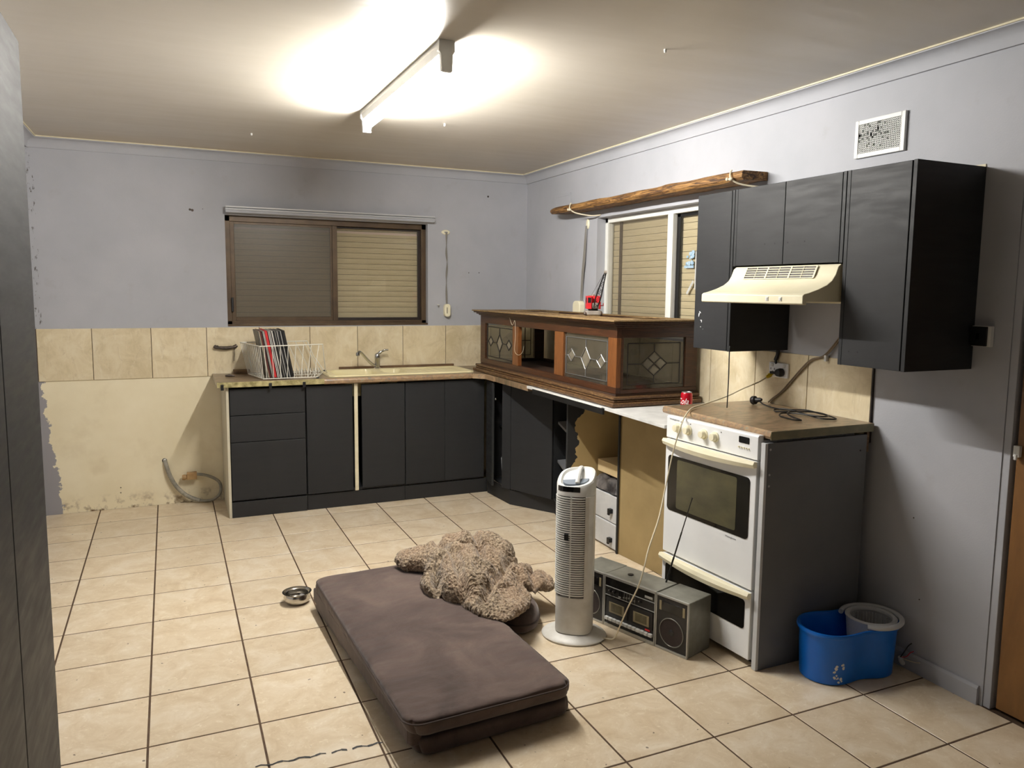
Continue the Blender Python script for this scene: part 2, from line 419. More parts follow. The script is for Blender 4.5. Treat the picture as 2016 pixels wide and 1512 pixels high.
def solo(name, mb, m, label, cat, bevel=0, smooth=False, group=None, seg=2):
    """a thing that is one mesh, its origin moved to its base"""
    xs = [Vector(v) for v in mb.v]
    c = Vector((sum(v.x for v in xs)/len(xs), sum(v.y for v in xs)/len(xs), min(v.z for v in xs)))
    mb.v = [tuple(v-c) for v in xs]
    o = obj(name, mb, m, None, bevel, smooth, seg=seg); o.location = c
    return tag(o, label, cat, group)

def copy_obj(o, parent=None):
    c = o.copy(); COL.objects.link(c); c.parent = parent; return c

def text_mesh(txt, size, shear=0, extrude=0.0004):
    cu = bpy.data.curves.new('print', 'FONT'); cu.body = txt; cu.size = size; cu.shear = shear; cu.extrude = extrude
    cu.align_x = 'CENTER'; cu.align_y = 'CENTER'
    o = bpy.data.objects.new('print', cu); COL.objects.link(o)
    bpy.context.view_layer.update()
    me = bpy.data.meshes.new_from_object(o.evaluated_get(bpy.context.evaluated_depsgraph_get()))
    bpy.data.objects.remove(o); bpy.data.curves.remove(cu)
    return me

def catmull(pts, n=6):
    P = [Vector(p) for p in pts]; P = [P[0]*2-P[1]] + P + [P[-1]*2-P[-2]]; out = []
    for i in range(1, len(P)-2):
        a, b, c, d = P[i-1:i+3]
        for k in range(n):
            t = k/n
            out.append(.5*((2*b)+(-a+c)*t+(2*a-5*b+4*c-d)*t*t+(-a+3*b-3*c+d)*t**3))
    out.append(P[-2]); return out

def rrect(x0, y0, x1, y1, r, n=5):
    pts = []
    for cx, cy, a0 in ((x1-r, y1-r, 0), (x0+r, y1-r, 90), (x0+r, y0+r, 180), (x1-r, y0+r, 270)):
        for k in range(n+1):
            a = radians(a0+90*k/n); pts.append((cx+r*cos(a), cy+r*sin(a)))
    return pts

# ------------------------------------------------------------------ room
T = 0.35; YB = 0.665; XR = 3.136; XL = -0.315; ZC = 2.422; YF = -5.75
W1 = (0.838, 2.296, 1.237, 2.0)       # window in the back wall: x0 x1 z0 z1
W2 = (-1.96, -0.475, 1.237, 2.0)      # window in the right wall: y0 y1 z0 z1
DY0, DY1, DZ = -4.26, -3.385, 2.06    # door opening in the right wall
def room():
    f = tag(obj('floor', MB().box(XL-.2, YF-.1, -.08, XR+.3, YB+.3, -.0010), 'grout'), kind='structure')
    cache = {}
    for i in range(-1, 9):
        for j in range(-17, 2):
            x0, x1 = max(i*T, XL), min((i+1)*T, XR); y0, y1 = j*T, min((j+1)*T, YB)
            y0 = max(y0, YF)
            if x1-x0 < .01 or y1-y0 < .01: continue
            g = .0030; w, h = round(x1-x0-2*g, 4), round(y1-y0-2*g, 4)
            if (w, h) not in cache:
                mb = MB(); b = .0015
                lo = [(-w/2, -h/2), (w/2, -h/2), (w/2, h/2), (-w/2, h/2)]
                up = [(-w/2+b, -h/2+b), (w/2-b, -h/2+b), (w/2-b, h/2-b), (-w/2+b, h/2-b)]
                mb.add([(a, c, -.008) for a, c in lo]+[(a, c, -b) for a, c in lo]+[(a, c, 0) for a, c in up],
                       [(0, 1, 5, 4), (1, 2, 6, 5), (2, 3, 7, 6), (3, 0, 4, 7), (4, 5, 9, 8), (5, 6, 10, 9), (6, 7, 11, 10), (7, 4, 8, 11), (8, 9, 10, 11)])
                o = obj('floor_tile', mb, 'floor_tile', f, local=True); cache[(w, h)] = o.data
            else:
                o = bpy.data.objects.new('floor_tile', cache[(w, h)]); COL.objects.link(o); o.parent = f
            o.location = ((x0+x1)/2, (y0+y1)/2, random.Random(i*97+j).uniform(-.0002, .0002))
    # a dark smear line on a tile in the foreground
    sm = MB(); pts = [(.66+.40*k/24, -2.702-.03*k/24+.005*sin(k*1.7), .0009) for k in range(25)]
    for k in range(24):
        a, b = pts[k], pts[k+1]; w = .003+.007*abs(noise.noise(Vector((k*.6, 3, 1))))
        if k in (13, 17): continue
        sm.add([(a[0], a[1]-w, .0008), (b[0], b[1]-w, .0008), (b[0], b[1]+w, .0008), (a[0], a[1]+w, .0008)], [(0, 1, 2, 3)])
    obj('scuff_mark', sm, 'black', f)
    tag(obj('ceiling', MB().box(XL-.2, YF-.1, ZC, XR+.3, YB+.3, ZC+.08), 'ceiling'), kind='structure')
    # back wall with window hole
    a, b, c, d = W1
    w = MB().box(XL-.2, YB, -.05, a, YB+.2, ZC).box(b, YB, -.05, XR+.3, YB+.2, ZC).box(a, YB, -.05, b, YB+.2, c).box(a, YB, d, b, YB+.2, ZC)
    wb = tag(obj('wall_back', w, 'wall_back'), kind='structure')
    y0, y1, c, d = W2
    w = MB().box(XR, y1, -.05, XR+.2, YB, ZC).box(XR, DY1, -.05, XR+.2, y0, ZC).box(XR, y0, -.05, XR+.2, y1, c).box(XR, y0, d, XR+.2, y1, ZC)
    w.box(XR, DY0, DZ, XR+.2, DY1, ZC).box(XR, YF, -.05, XR+.2, DY0, ZC)
    wr = tag(obj('wall_right', w, 'wall'), kind='structure')
    tag(obj('wall_left', MB().box(XL-.2, YF, -.05, XL, YB, ZC), 'wall'), kind='structure')
    tag(obj('wall_front', MB().box(XL-.2, YF-.15, -.05, XR+.3, YF, ZC), 'wall'), kind='structure')
    # wall tiles
    def wt(parent, axis, a0, a1, z0, z1):
        g = .0018; mb = MB()
        if axis == 'y': mb.box(a0+g, YB-.008, z0+g, a1-g, YB+.002, z1-g)
        else: mb.box(XR-.008, a0+g, z0+g, XR+.002, a1-g, z1-g)
        o = obj('wall_tile', mb, 'wall_tile', parent, bevel=.0015, seg=1)
        c = sum((Vector(v.co) for v in o.data.vertices), Vector())/8
        o.data.transform(Matrix.Translation(-c)); o.location = c
    xs = [XL+.004, 0, .35, .697, 1.045, 1.396, 1.744, 2.093, 2.439, 2.785, XR-.012]
    for i in range(len(xs)-1): wt(wb, 'y', xs[i], xs[i+1], .882, 1.224)
    ys = [.655, .35, 0, -.35, -.70, -1.05, -1.40, -1.75, -2.105, -2.455, -2.815]
    for i in range(len(ys)-1): wt(wr, 'x', ys[i+1], ys[i], .882, 1.224)
    obj('tile_backing', MB().box(XL, YB-.003, .884, XR-.001, YB, 1.222), 'grout', wb)
    obj('tile_backing', MB().box(XR-.003, -2.813, .884, XR, YB-.004, 1.222), 'grout', wr)
    obj('tile_edge_strip', MB().box(XR-.011, -2.822, .882, XR, -2.8165, 1.226), 'bronze_dark', wr)
    # old plugs and marks on the back wall
    for x, z, s in ((.62, 2.022, .008), (.635, 2.018, .009), (2.794, 2.238, .008), (2.633, 1.637, .004), (2.72, 1.639, .004), (.127, .144, .004), (.126, .109, .004), (.70, 2.03, .003)):
        obj('wall_plug', MB().lathe([(s, 0), (s*.8, -.003)], 8, (x, YB, z), axis='y'), 'knife', wb)
    for z, y in ((.30, -3.1), (.62, -3.05)):
        obj('wall_plug', MB().lathe([(.003, 0), (.002, -.002)], 8, (XR, y, z), axis='x'), 'knife', wr)
    cl = bpy.data.objects['ceiling']
    for x, y in ((.954, -.1), (2.216, -2.564), (1.9, -.9)):
        obj('ceiling_nail', MB().lathe([(.006, 0), (.005, -.012), (.002, -.014)], 8, (x, y, ZC)), 'white_plastic', cl)
    # coved cornices
    cove = [(0, 0), (.012, 0), (.016, .012)] + [(.016+.046*(1-cos(radians(a))), .012+.044*sin(radians(a))) for a in (25, 50, 70, 90)] + [(.066, .066), (0, .066)]
    def cornice(name, kind):
        mb = MB()
        P = [(u, ZC-.066+w) for u, w in cove]
        if kind == 'back': mb.prism([(YB-u, z) for u, z in P], XL, XR, 'x')
        if kind == 'right': mb.prism([(XR-u, z) for u, z in P], YF, YB-.0001, 'y')
        if kind == 'left': mb.prism([(XL+u, z) for u, z in P], YF, YB-.0001, 'y')
        tag(obj(name, mb, 'wall', smooth=30), kind='structure')
        e = MB(); t = .006
        if kind == 'back': e.box(XL+.06, YB-.070, ZC-t, XR-.06, YB-.062, ZC)
        if kind == 'right': e.box(XR-.070, YF, ZC-t, XR-.062, YB-.06, ZC)
        if kind == 'left': e.box(XL+.062, YF, ZC-t, XL+.070, YB-.06, ZC)
        obj('paint_edge', e, 'cream_batten', bpy.data.objects[name])
    cornice('trim_1', 'back'); cornice('trim_2', 'right'); cornice('trim_3', 'left')
    tag(obj('baseboard_right', MB().prism([(XR, 0), (XR-.014, 0), (XR-.014, .062), (XR-.008, .072), (XR, .072)], -3.372, -2.86, 'y'), 'wall'), kind='structure')
    # door frame and door at the right edge
    d = tag(thing('door_1', None, None, (XR+.06, DY1, 0)), kind='structure')
    fr = MB().box(XR+.004, DY1-.028, 0, XR+.13, DY1, DZ).box(XR+.004, DY0, 0, XR+.13, DY0+.028, DZ).box(XR+.004, DY0, DZ-.028, XR+.13, DY1, DZ)
    fr.box(XR+.045, DY1-.042, 0, XR+.13, DY1-.026, DZ-.02)
    obj('door_frame', fr, 'wall', d, bevel=.002)
    lf = obj('door_leaf', MB().box(XR+.012, DY0+.03, .012, XR+.044, DY1-.044, DZ-.032), 'door', d, bevel=.002)
    obj('latch', MB().box(XR-.004, DY1-.062, .945, XR+.012, DY1-.040, .985).lathe([(.006, 0), (.006, .02)], 10, (XR-.004, DY1-.051, .935)), 'white_plastic', d, bevel=.002)
room()

# ------------------------------------------------------------------ windows with closed roller shutters
def window_back():
    x0, x1, z0, z1 = W1; y = YB+.05
    w = tag(thing('window_1', None, None, (x0, YB, z0)), kind='structure')
    fr = MB()
    for a in ((x0, z0, x0+.035, z1), (x1-.035, z0, x1, z1), (x0, z1-.04, x1, z1), (x0, z0, x1, z0+.028)):
        fr.box(a[0], y, a[1], a[2], y+.07, a[3])
    fr.box(x0, YB-.002, z0-.008, x1, y+.02, z0+.006)
    obj('window_frame', fr, 'bronze', w, bevel=.002)
    # left sash (behind), right sash
    def sash(a, b, yy, m, t=.028):
        mb = MB(); lo, hi = z0+.028, z1-.04
        mb.box(a, yy, lo, a+t, yy+.02, hi).box(b-t, yy, lo, b, yy+.02, hi).box(a+t, yy, lo, b-t, yy+.02, lo+t).box(a+t, yy, hi-t*.6, b-t, yy+.02, hi)
        return obj('sash', mb, m, w, bevel=.0015), (a+t, b-t, lo+t, hi-t*.6)
    s, r = sash(x0+.035, 1.592, y+.012, 'bronze')
    obj('flyscreen', MB().box(r[0], y+.006, r[2], r[1], y+.0075, r[3]), 'flyscreen', w)
    obj('pane', MB().box(r[0], y+.022, r[2], r[1], y+.025, r[3]), 'glass', s)
    s, r = sash(1.592, x1-.035, y+.036, 'bronze_dark', .02)
    obj('pane', MB().box(r[0], y+.044, r[2], r[1], y+.047, r[3]), 'glass', s)
    obj('mullion', MB().box(1.578, y-.002, z0+.028, 1.614, y+.034, z1-.04), 'bronze', w, bevel=.002)
    obj('sash_lock', MB().box(x0+.030, y-.012, 1.33, x0+.045, y+.006, 1.43), 'black', w, bevel=.003)
    n = 18; h = (z1-z0-.03)/n
    for k in range(n):
        zz = z0+.004+k*h
        obj('shutter_slat', MB().prism([(YB+.128, zz+.0012), (YB+.1265, zz+h*.5), (YB+.128, zz+h-.0012), (YB+.136, zz+h-.0012), (YB+.136, zz+.0012)], x0+.002, x1-.002, 'x'), 'slat', w)
    obj('shutter_rail', MB().box(x0+.002, YB+.1225, z1-.086, x1-.002, YB+.1258, z1-.070), 'slat_rail', w)  # bright line of light at the shutter top, added as a pale bar
    obj('shutter_backing', MB().box(x0, YB+.15, z0, x1, YB+.16, z1), 'gap', w)
window_back()
def window_right():
    y0, y1, z0, z1 = W2; x = XR+.065
    w = tag(thing('window_2', None, None, (XR, y1, z0)), kind='structure')
    fr = MB(); t = .034
    fr.box(x, y0, z0, x+.045, y0+t, z1).box(x, y1-t, z0, x+.045, y1, z1).box(x, y0, z1-t, x+.045, y1, z1).box(x, y0, z0, x+.045, y1, z0+t)
    obj('window_frame', fr, 'white_frame', w, bevel=.002)
    obj('mullion', MB().box(x-.002, -1.262, z0+t, x+.03, -1.208, z1-t), 'white_frame', w, bevel=.002)
    obj('flyscreen', MB().box(x+.012, -1.210, z0+t, x+.0135, y1-t, z1-t), 'flyscreen_fine', w)
    obj('pane', MB().box(x+.034, -1.235, z0+t, x+.037, y1-t, z1-t), 'glass', w)
    s = MB(); a, b = y0+t, -1.262; lo, hi = z0+t, z1-t
    s.box(x+.030, a, lo, x+.044, a+.03, hi).box(x+.030, b-.03, lo, x+.044, b, hi).box(x+.030, a, lo, x+.044, b, lo+.03).box(x+.030, a, hi-.02, x+.044, b, hi)
    s = obj('sash', s, 'black', w, bevel=.001)
    obj('pane', MB().box(x+.036, a+.03, lo+.03, x+.039, b-.03, hi-.02), 'glass', s)
    n = 18; h = (z1-z0-.01)/n
    for k in range(n):
        zz = z0+.004+k*h
        obj('shutter_slat', MB().prism([(XR+.120, zz+.0012), (XR+.1185, zz+h*.5), (XR+.120, zz+h-.0012), (XR+.128, zz+h-.0012), (XR+.128, zz+.0012)], y0+.002, y1-.002, 'y'), 'slat', w)
    obj('shutter_guide', MB().box(XR+.112, y1-.14, z0, XR+.118, y1-.11, z1), 'bronze', w)
    obj('shutter_backing', MB().box(XR+.165, y0, z0, XR+.175, y1, z1), 'gap', w)
    # decal and tape on the sliding pane
    rnd = random.Random(4); mb = MB()
    for k in range(15):
        cy, cz = -1.345-.075*rnd.random(), 1.665+.085*rnd.random(); r = .008+.010*rnd.random()
        cy -= .0; mb.lathe([(r, 0), (r*.9, -.0012-.0001*k)], 9, (x+.0375, cy, cz), axis='x', sx=1, sy=.8)
    mb.box(x+.0358, -1.425, 1.645, x+.0375, -1.335, 1.660)
    obj('sticker', mb, 'sticker', w)
    tp = MB(); tp.box(x+.0362, -1.448, 1.52, x+.0375, -1.438, 1.74)
    tp.add([(x+.0365, -1.36, 1.50), (x+.0365, -1.372, 1.49), (x+.0365, -1.432, 1.565), (x+.0365, -1.42, 1.575)], [(0, 1, 2, 3)])
    obj('tape_strip', tp, 'tape', w)
window_right()

def curtain_track():
    t = thing('curtain_track', 'painted aluminium curtain track above the brown-framed window', 'curtain track', (.84, YB, 2.0))
    obj('track_board', MB().prism([(YB, 2.002), (YB-.055, 2.012), (YB-.055, 2.030), (YB, 2.030)], .842, 2.335, 'x'), 'wall', t, bevel=.001)
    obj('track_rail', MB().box(.842, YB-.062, 2.0305, 2.335, YB-.056, 2.037).box(.842, YB-.056, 2.0305, 2.335, YB-.030, 2.032).box(.842, YB-.058, 2.046, 2.335, YB-.052, 2.056).box(.842, YB-.040, 2.032, 2.335, YB-.036, 2.056).box(.842, YB-.056, 2.054, 2.335, YB-.036, 2.056), 'grey_white', t)
    for x in (.842, 1.6, 2.327): obj('track_bracket', MB().box(x, YB-.028, 2.0305, x+.008, YB, 2.05), 'white_plastic', t)
curtain_track()

# ------------------------------------------------------------------ fluorescent light
def light():
    x, y0, y1 = 1.435, -2.295, -1.0
    t = thing('fluorescent_light', 'lit fluorescent tube batten screwed to the ceiling', 'ceiling light', (x, (y0+y1)/2, ZC))
    obj('batten', MB().prism([(x-.026, ZC), (x-.030, ZC-.022), (x-.022, ZC-.048), (x+.022, ZC-.048), (x+.030, ZC-.022), (x+.026, ZC)], y0+.006, y1-.006, 'y'), 'white_plastic', t, bevel=.001)
    for s, yy in ((1, y0), (-1, y1)):
        mb = MB().prism([(x-.031, ZC), (x+.031, ZC), (x+.032, ZC-.04), (x+.024, ZC-.052), (x+.021, ZC-.112), (x-.021, ZC-.112), (x-.024, ZC-.052), (x-.032, ZC-.04)], yy, yy+s*.022, 'y')
        obj('lamp_holder', mb, 'white_plastic', t, bevel=.002)
    obj('tube', MB().lathe([(.0125, 0), (.0125, (y1-y0)-.046)], 14, (x, y0+.023, ZC-.085), axis='y'), 'tube', t, smooth=True)
    for yy in (y0+.024, y1-.040):
        obj('tube_cap', MB().lathe([(.0132, 0), (.0132, .016)], 14, (x, yy, ZC-.085), axis='y'), 'alu', t, smooth=True)
light()

# ------------------------------------------------------------------ base cabinets, back run
KY = .130     # front face plane of the doors
def panel_box(x0, x1, y0, y1, z0, z1, t=.016, front=False, top=False, shelf=None):
    mb = MB().box(x0, y0, z0, x0+t, y1, z1).box(x1-t, y0, z0, x1, y1, z1).box(x0+t, y0, z0, x1-t, y1, z0+t).box(x0+t, y1-t, z0+t, x1-t, y1, z1)
    if shelf: mb.box(x0+t, y0+.02, shelf, x1-t, y1-t, shelf+t)
    if top: mb.box(x0+t, y0, z1-t, x1-t, y1-t, z1)
    return mb
def back_run():
    Z0, Z1 = .108, .860; ft = .018
    def unit(name, label, x0, x1, bodymat='charcoal'):
        t = thing(name, label, 'cabinet', ((x0+x1)/2, (KY+YB)/2, 0))
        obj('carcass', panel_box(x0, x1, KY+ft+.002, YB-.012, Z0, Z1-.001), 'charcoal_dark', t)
        return t
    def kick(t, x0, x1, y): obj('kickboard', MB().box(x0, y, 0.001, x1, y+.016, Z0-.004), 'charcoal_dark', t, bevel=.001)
    t = unit('drawer_cabinet', 'charcoal base cabinet with three drawers at left end of the bench', .795, 1.274)
    kick(t, .795, 1.274, KY+.004)
    for a, b in ((.678, .850), (.502, .674), (.116, .498)):
        obj('drawer', MB().box(.800, KY, a, 1.270, KY+ft, b), 'charcoal', t, bevel=.002)
    obj('end_panel', MB().box(.778, KY+.004, .001, .7945, YB-.010, .862), 'cream_side', t, bevel=.001)
    t = unit('sink_cabinet', 'charcoal base cabinet under the sink with a bare cream strip between its doors', 1.278, 1.955)
    kick(t, 1.278, 1.955, KY+.012)
    obj('door', MB().box(1.280, KY, .112, 1.588, KY+ft, .852), 'charcoal', t, bevel=.002)
    obj('door', MB().box(1.650, KY-.004, .124, 1.953, KY+ft-.004, .848), 'charcoal', t, bevel=.002)
    s = obj('centre_strip', MB().box(1.600, KY+.001, .108, 1.624, KY+ft, .858), 'cream_batten', t, bevel=.001); s['label'] = 'bare cream timber strip'
    t = unit('double_cabinet', 'charcoal base cabinet with two doors next to the inner corner', 1.958, 2.562)
    kick(t, 1.958, 2.590, KY+.012)
    obj('door', MB().box(1.960, KY, .118, 2.252, KY+ft, .850), 'charcoal', t, bevel=.002)
    obj('door', MB().box(2.2535, KY, .120, 2.558, KY+ft, .852), 'charcoal', t, bevel=.002)
    # corner unit: gap, angled door, open shelves, half-painted end panel
    t = thing('corner_cabinet', 'charcoal corner cabinet with a narrow door ajar and open shelves', 'cabinet', (2.85, -.45, 0))
    def quad(p, q, z0, z1, th):
        d = (Vector(q)-Vector(p)).normalized(); nn = Vector((-d.y, d.x))*th
        return MB().prism([p, q, (q[0]+nn.x, q[1]+nn.y), (p[0]+nn.x, p[1]+nn.y)], z0, z1)
    A, B, C_ = (2.572, -.176), (2.604, -.252), (2.748, -.612)
    E_ = (2.600, -1.095)
    obj('corner_post', quad(A, B, .108, .86, .018), 'charcoal', t, bevel=.001)
    obj('angled_door', quad((B[0]+.001, B[1]-.004), C_, .112, .852, .018), 'charcoal', t, bevel=.002)
    mb = quad((2.580, .112), (2.604, -.247), .001, .104, .014)
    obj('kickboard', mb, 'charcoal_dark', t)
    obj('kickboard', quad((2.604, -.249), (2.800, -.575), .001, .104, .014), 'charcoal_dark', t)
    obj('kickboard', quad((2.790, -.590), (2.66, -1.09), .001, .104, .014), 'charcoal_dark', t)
    # door ajar, hinged beside the inner corner
    d = quad((2.566, .106), (2.527, -.100), .108, .852, .016)
    o = obj('narrow_door', d, 'charcoal', t, bevel=.0015)
    obj('hinge', MB().sphere((2.556, -.093, .735), .010).box(2.548, -.10, .725, 2.560, -.06, .745), 'chrome', o, smooth=True)
    # floor, shelves and back of the corner unit
    inner = [(2.615, .09), (2.59, -.17), (2.625, -.25), (2.77, -.607), (2.622, -1.093), (3.105, -1.093), (3.105, .09)]
    obj('cabinet_floor', MB().prism(inner[::-1], .106, .120), 'charcoal', t)
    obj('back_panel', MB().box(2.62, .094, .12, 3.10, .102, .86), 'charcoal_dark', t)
    for z in (.365, .625):
        obj('shelf', MB().prism([(2.79, -.614), (2.632, -1.093), (3.10, -1.093), (3.10, -.614)], z, z+.016), 'panel', t, bevel=.001)
    obj('shelf', MB().box(2.66, -.16, .50, 3.10, .09, .516), 'charcoal', t)
    obj('divider', MB().box(2.765, -.612, .12, 3.10, -.596, .86), 'charcoal', t)
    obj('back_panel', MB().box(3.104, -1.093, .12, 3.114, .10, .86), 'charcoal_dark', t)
    ep = obj('end_panel', MB().box(2.598, -1.112, .001, 3.118, -1.095, .860), 'half_painted', t); ep['label'] = 'tan panel with a roughly brushed dark front edge'
back_run()
def corner_jug():
    solo('white_bucket', MB().lathe([(.06, 0), (.075, .005), (.085, .16), (.082, .165), (.072, .02)], 20, (2.72, -.03, .121)), 'grey_white',
         'pale plastic tub inside the corner cabinet behind the door ajar', 'tub', smooth=True)
corner_jug()

# ------------------------------------------------------------------ worktops
def worktop():
    t = thing('worktop', 'marbled laminate worktop with a raw yellowed front edge at its left end', 'worktop', (1.9, .38, .862))
    z0, z1 = .864, .900
    hx0, hx1, hy0, hy1 = 1.50, 2.44, .215, .56
    mb = MB().box(.725, .110, z0, hx0, YB-.010, z1).box(hx1, .110, z0, 3.120, YB-.010, z1).box(hx0, .110, z0, hx1, hy0, z1).box(hx0, hy1, z0, hx1, YB-.010, z1)
    mb.box(2.53, -.69, z0, 3.120, .110, z1).prism([(2.45, .110), (2.53, .03), (2.53, .110)][::-1], z0, z1)
    obj('slab', mb, 'laminate', t)
    e = MB().prism([(.1105, z0-.003), (.098, z0+.004), (.095, z0+.022), (.100, z1-.004), (.1105, z1+.0003)], 1.395, 2.45, 'x')
    obj('front_edge', e, 'laminate_edge', t, smooth=30)
    e = MB().box(.725, .098, z0+.001, 1.395, .1105, z1-.001)
    r = obj('raw_edge', e, 'raw_edge', t, bevel=.002); r['label'] = 'raw yellowed chipboard edge'
    for a, b, c, d in ((2.45, .098, 2.522, .025), (2.522, .025, 2.520, -.14)):
        dd = Vector((c-a, d-b)).normalized(); nn = Vector((-dd.y, dd.x))*.012
        obj('front_edge', MB().prism([(a, b), (c, d), (c+nn.x, d+nn.y), (a+nn.x, b+nn.y)], z0, z1-.001), 'laminate_edge', t, bevel=.002)
    for x in (.755, 1.048, 1.262):
        obj('spacer_clip', MB().box(x-.009, .088, .850, x+.009, .099, .886), 'black', t, bevel=.001)
    obj('back_batten', MB().box(1.60, YB-.028, .9005, 2.50, YB-.010, .922), 'old_wood', t, bevel=.002)
worktop()

def sink():
    t = thing('sink', 'cream one-and-a-half bowl sink with drainer set into the worktop', 'sink', (1.97, .385, .9))
    x0, x1, y0, y1 = 1.44, 2.505, .17, .60; nx, ny = 150, 62
    def bowl(x, y, a, b, c, d, depth, r=.05):
        dx = max(a+r-x, 0, x-(b-r)); dy = max(c+r-y, 0, y-(d-r)); dd = r-sqrt(dx*dx+dy*dy)
        if dd <= 0: return 0
        s = min(1, dd/.022); s = s*s*(3-2*s); return depth*s
    def H(x, y):
        h = .009
        h -= bowl(x, y, 1.475, 1.845, .195, .555, .006, .03)
        h -= bowl(x, y, 1.505, 1.82, .22, .55, .15)
        h -= bowl(x, y, 1.855, 2.02, .25, .52, .11)
        h -= bowl(x, y, 2.04, 2.47, .20, .56, .007, .03)
        if 2.08 < x < 2.44 and .23 < y < .53 and int((x-2.08)/.03) % 2 == 0: h += .003
        return h
    r = .05; vs_ = []; idx = {}
    fs = []
    for j in range(ny+1):
        for i in range(nx+1):
            u, v = i/nx, j/ny; x, y = x0+(x1-x0)*u, y0+(y1-y0)*v
            dx = max(x0+r-x, 0, x-(x1-r)); dy = max(y0+r-y, 0, y-(y1-r)); d = sqrt(dx*dx+dy*dy)
            if d > r:
                cx = x0+r if x < x0+r else x1-r; cy = y0+r if y < y0+r else y1-r
                x, y = cx+(x-cx)*r/d, cy+(y-cy)*r/d; d = r
            e = min(x-x0, x1-x, y-y0, y1-y, r-d if (dx > 0 and dy > 0) else 9)
            z = .9005+(H(x, y) if e > .004 else .0005)
            vs_.append((x, y, z))
    for j in range(ny):
        for i in range(nx): fs.append((j*(nx+1)+i, j*(nx+1)+i+1, (j+1)*(nx+1)+i+1, (j+1)*(nx+1)+i))
    mb = MB(); mb.add(vs_, fs)
    obj('basin', mb, 'sink', t, smooth=50)
    obj('drain', MB().lathe([(.035, 0), (.035, .003), (.01, .001)], 20, (1.66, .385, .760)), 'steel', t, smooth=True)
    f = thing('tap', 'chrome mixer tap with a long swivel spout behind the sink', 'tap', (1.878, .60, .908))
    x, y = 1.878, .60
    obj('tap_body', MB().lathe([(.028, 0), (.028, .004), (.020, .01), (.019, .07), (.021, .078), (.020, .105), (.012, .116)], 24, (x, y, .906)), 'chrome', f, smooth=True)
    sp = catmull([(x-.005, y, .925), (x-.05, y-.035, .945), (x-.10, y-.08, .99), (x-.145, y-.12, 1.035), (x-.165, y-.138, 1.045), (x-.178, y-.15, 1.036)], 5)
    obj('spout', MB().tube(sp, .010, 12), 'chrome', f, smooth=True)
    obj('aerator', MB().lathe([(.013, -.012), (.015, 0), (.012, .014)], 16, (x-.180, y-.151, 1.030)), 'chrome', f, smooth=True)
    lv = catmull([(x, y, 1.008), (x+.022, y-.012, 1.030), (x+.050, y-.02, 1.045), (x+.078, y-.025, 1.048)], 5)
    obj('lever', MB().tube(lv, [.013]*6+[.008]*6+[.006]*4, 10), 'chrome', f, smooth=True)
sink()

def bay():
    # thin white board bridging the open bay, tan panels, drawer tower
    t = thing('bench_board', 'thin white board laid across the open bay between corner cabinet and stove', 'worktop', (2.8, -1.4, .885))
    obj('board', MB().prism([(2.520, -.694), (2.520, -1.66), (2.500, -2.235), (3.122, -2.128), (3.122, -.694)], .884, .8995), 'white_board', t, bevel=.001)
    s = obj('edge_strip', MB().box(2.508, -1.665, .862, 2.5195, -.80, .895), 'black', t, bevel=.001)
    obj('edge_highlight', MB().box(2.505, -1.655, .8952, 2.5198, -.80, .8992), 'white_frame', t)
    d = thing('divider_panel', 'upright tan partition with a dark front edge left of the stove', 'panel', (2.93, -1.43, 0))
    obj('board', MB().box(2.765, -1.439, .001, 3.12, -1.425, .883), 'tan_board', d)
    obj('edge', MB().box(2.757, -1.4395, .001, 2.7645, -1.4245, .883), 'charcoal', d)
    solo('tan_board', MB().prism([(2.770, -1.441), (2.782, -1.441), (2.852, -2.20), (2.840, -2.20)], .001, .883), 'tan_board',
         'tall raw tan board standing between the partition and the stove', 'panel')
    tw = thing('drawer_tower', 'white plastic drawer unit with square black knobs in the open bay', 'drawers', (2.92, -1.275, 0))
    x0, y0, y1 = 2.765, -1.422, -1.120
    obj('frame', MB().box(x0+.015, y0, .001, 3.09, y0+.006, .335).box(x0+.015, y1-.006, .001, 3.09, y1, .335).box(x0+.015, y0, .329, 3.09, y1, .336).box(x0+.02, y0, .001, 3.09, y1, .008), 'grey_white', tw)
    for z0, z1, kz in ((.010, .160, .062), (.164, .327, .235)):
        dr = obj('drawer', MB().box(x0, y0+.007, z0, 3.06, y1-.007, z1), 'grey_white', tw, bevel=.006)
        obj('knob', MB().box(x0-.022, -1.375, kz-.013, x0, -1.345, kz+.013).box(x0-.022, -1.362, kz-.025, x0-.012, -1.345, kz-.013), 'black', dr, bevel=.002)
    # wrapped bundle and carton on top
    mb = MB(); rnd = random.Random(2)
    n = 16
    for j in range(n+1):
        for i in range(n+1):
            u, v = i/n, j/n; x = x0-.005+.30*u; y = y0+.006+.29*v
            e = min(u, 1-u, v, 1-v)*n
            z = .3365 + (.075 if e > 1.5 else (.06 if e > .5 else 0)) + .012*noise.noise(Vector((x*18, y*18, 3)))
            mb.v.append((x, y, max(z, .3365)))
    for j in range(n):
        for i in range(n): mb.f.append((j*(n+1)+i, j*(n+1)+i+1, (j+1)*(n+1)+i+1, (j+1)*(n+1)+i))
    solo('plastic_bundle', mb, 'bag', 'dark bundle wrapped in shiny plastic on the white drawer unit', 'bundle', smooth=60)
    c = thing('carton', 'tan carton lying on the wrapped bundle in the bay', 'box', (2.95, -1.27, .425))
    obj('box_body', MB().box(2.80, -1.415, .4245, 3.09, -1.13, .492), 'carton', c, bevel=.002)
    obj('box_flap', MB().box(2.80, -1.415, .4925, 2.95, -1.13, .495), 'carton', c)
bay()

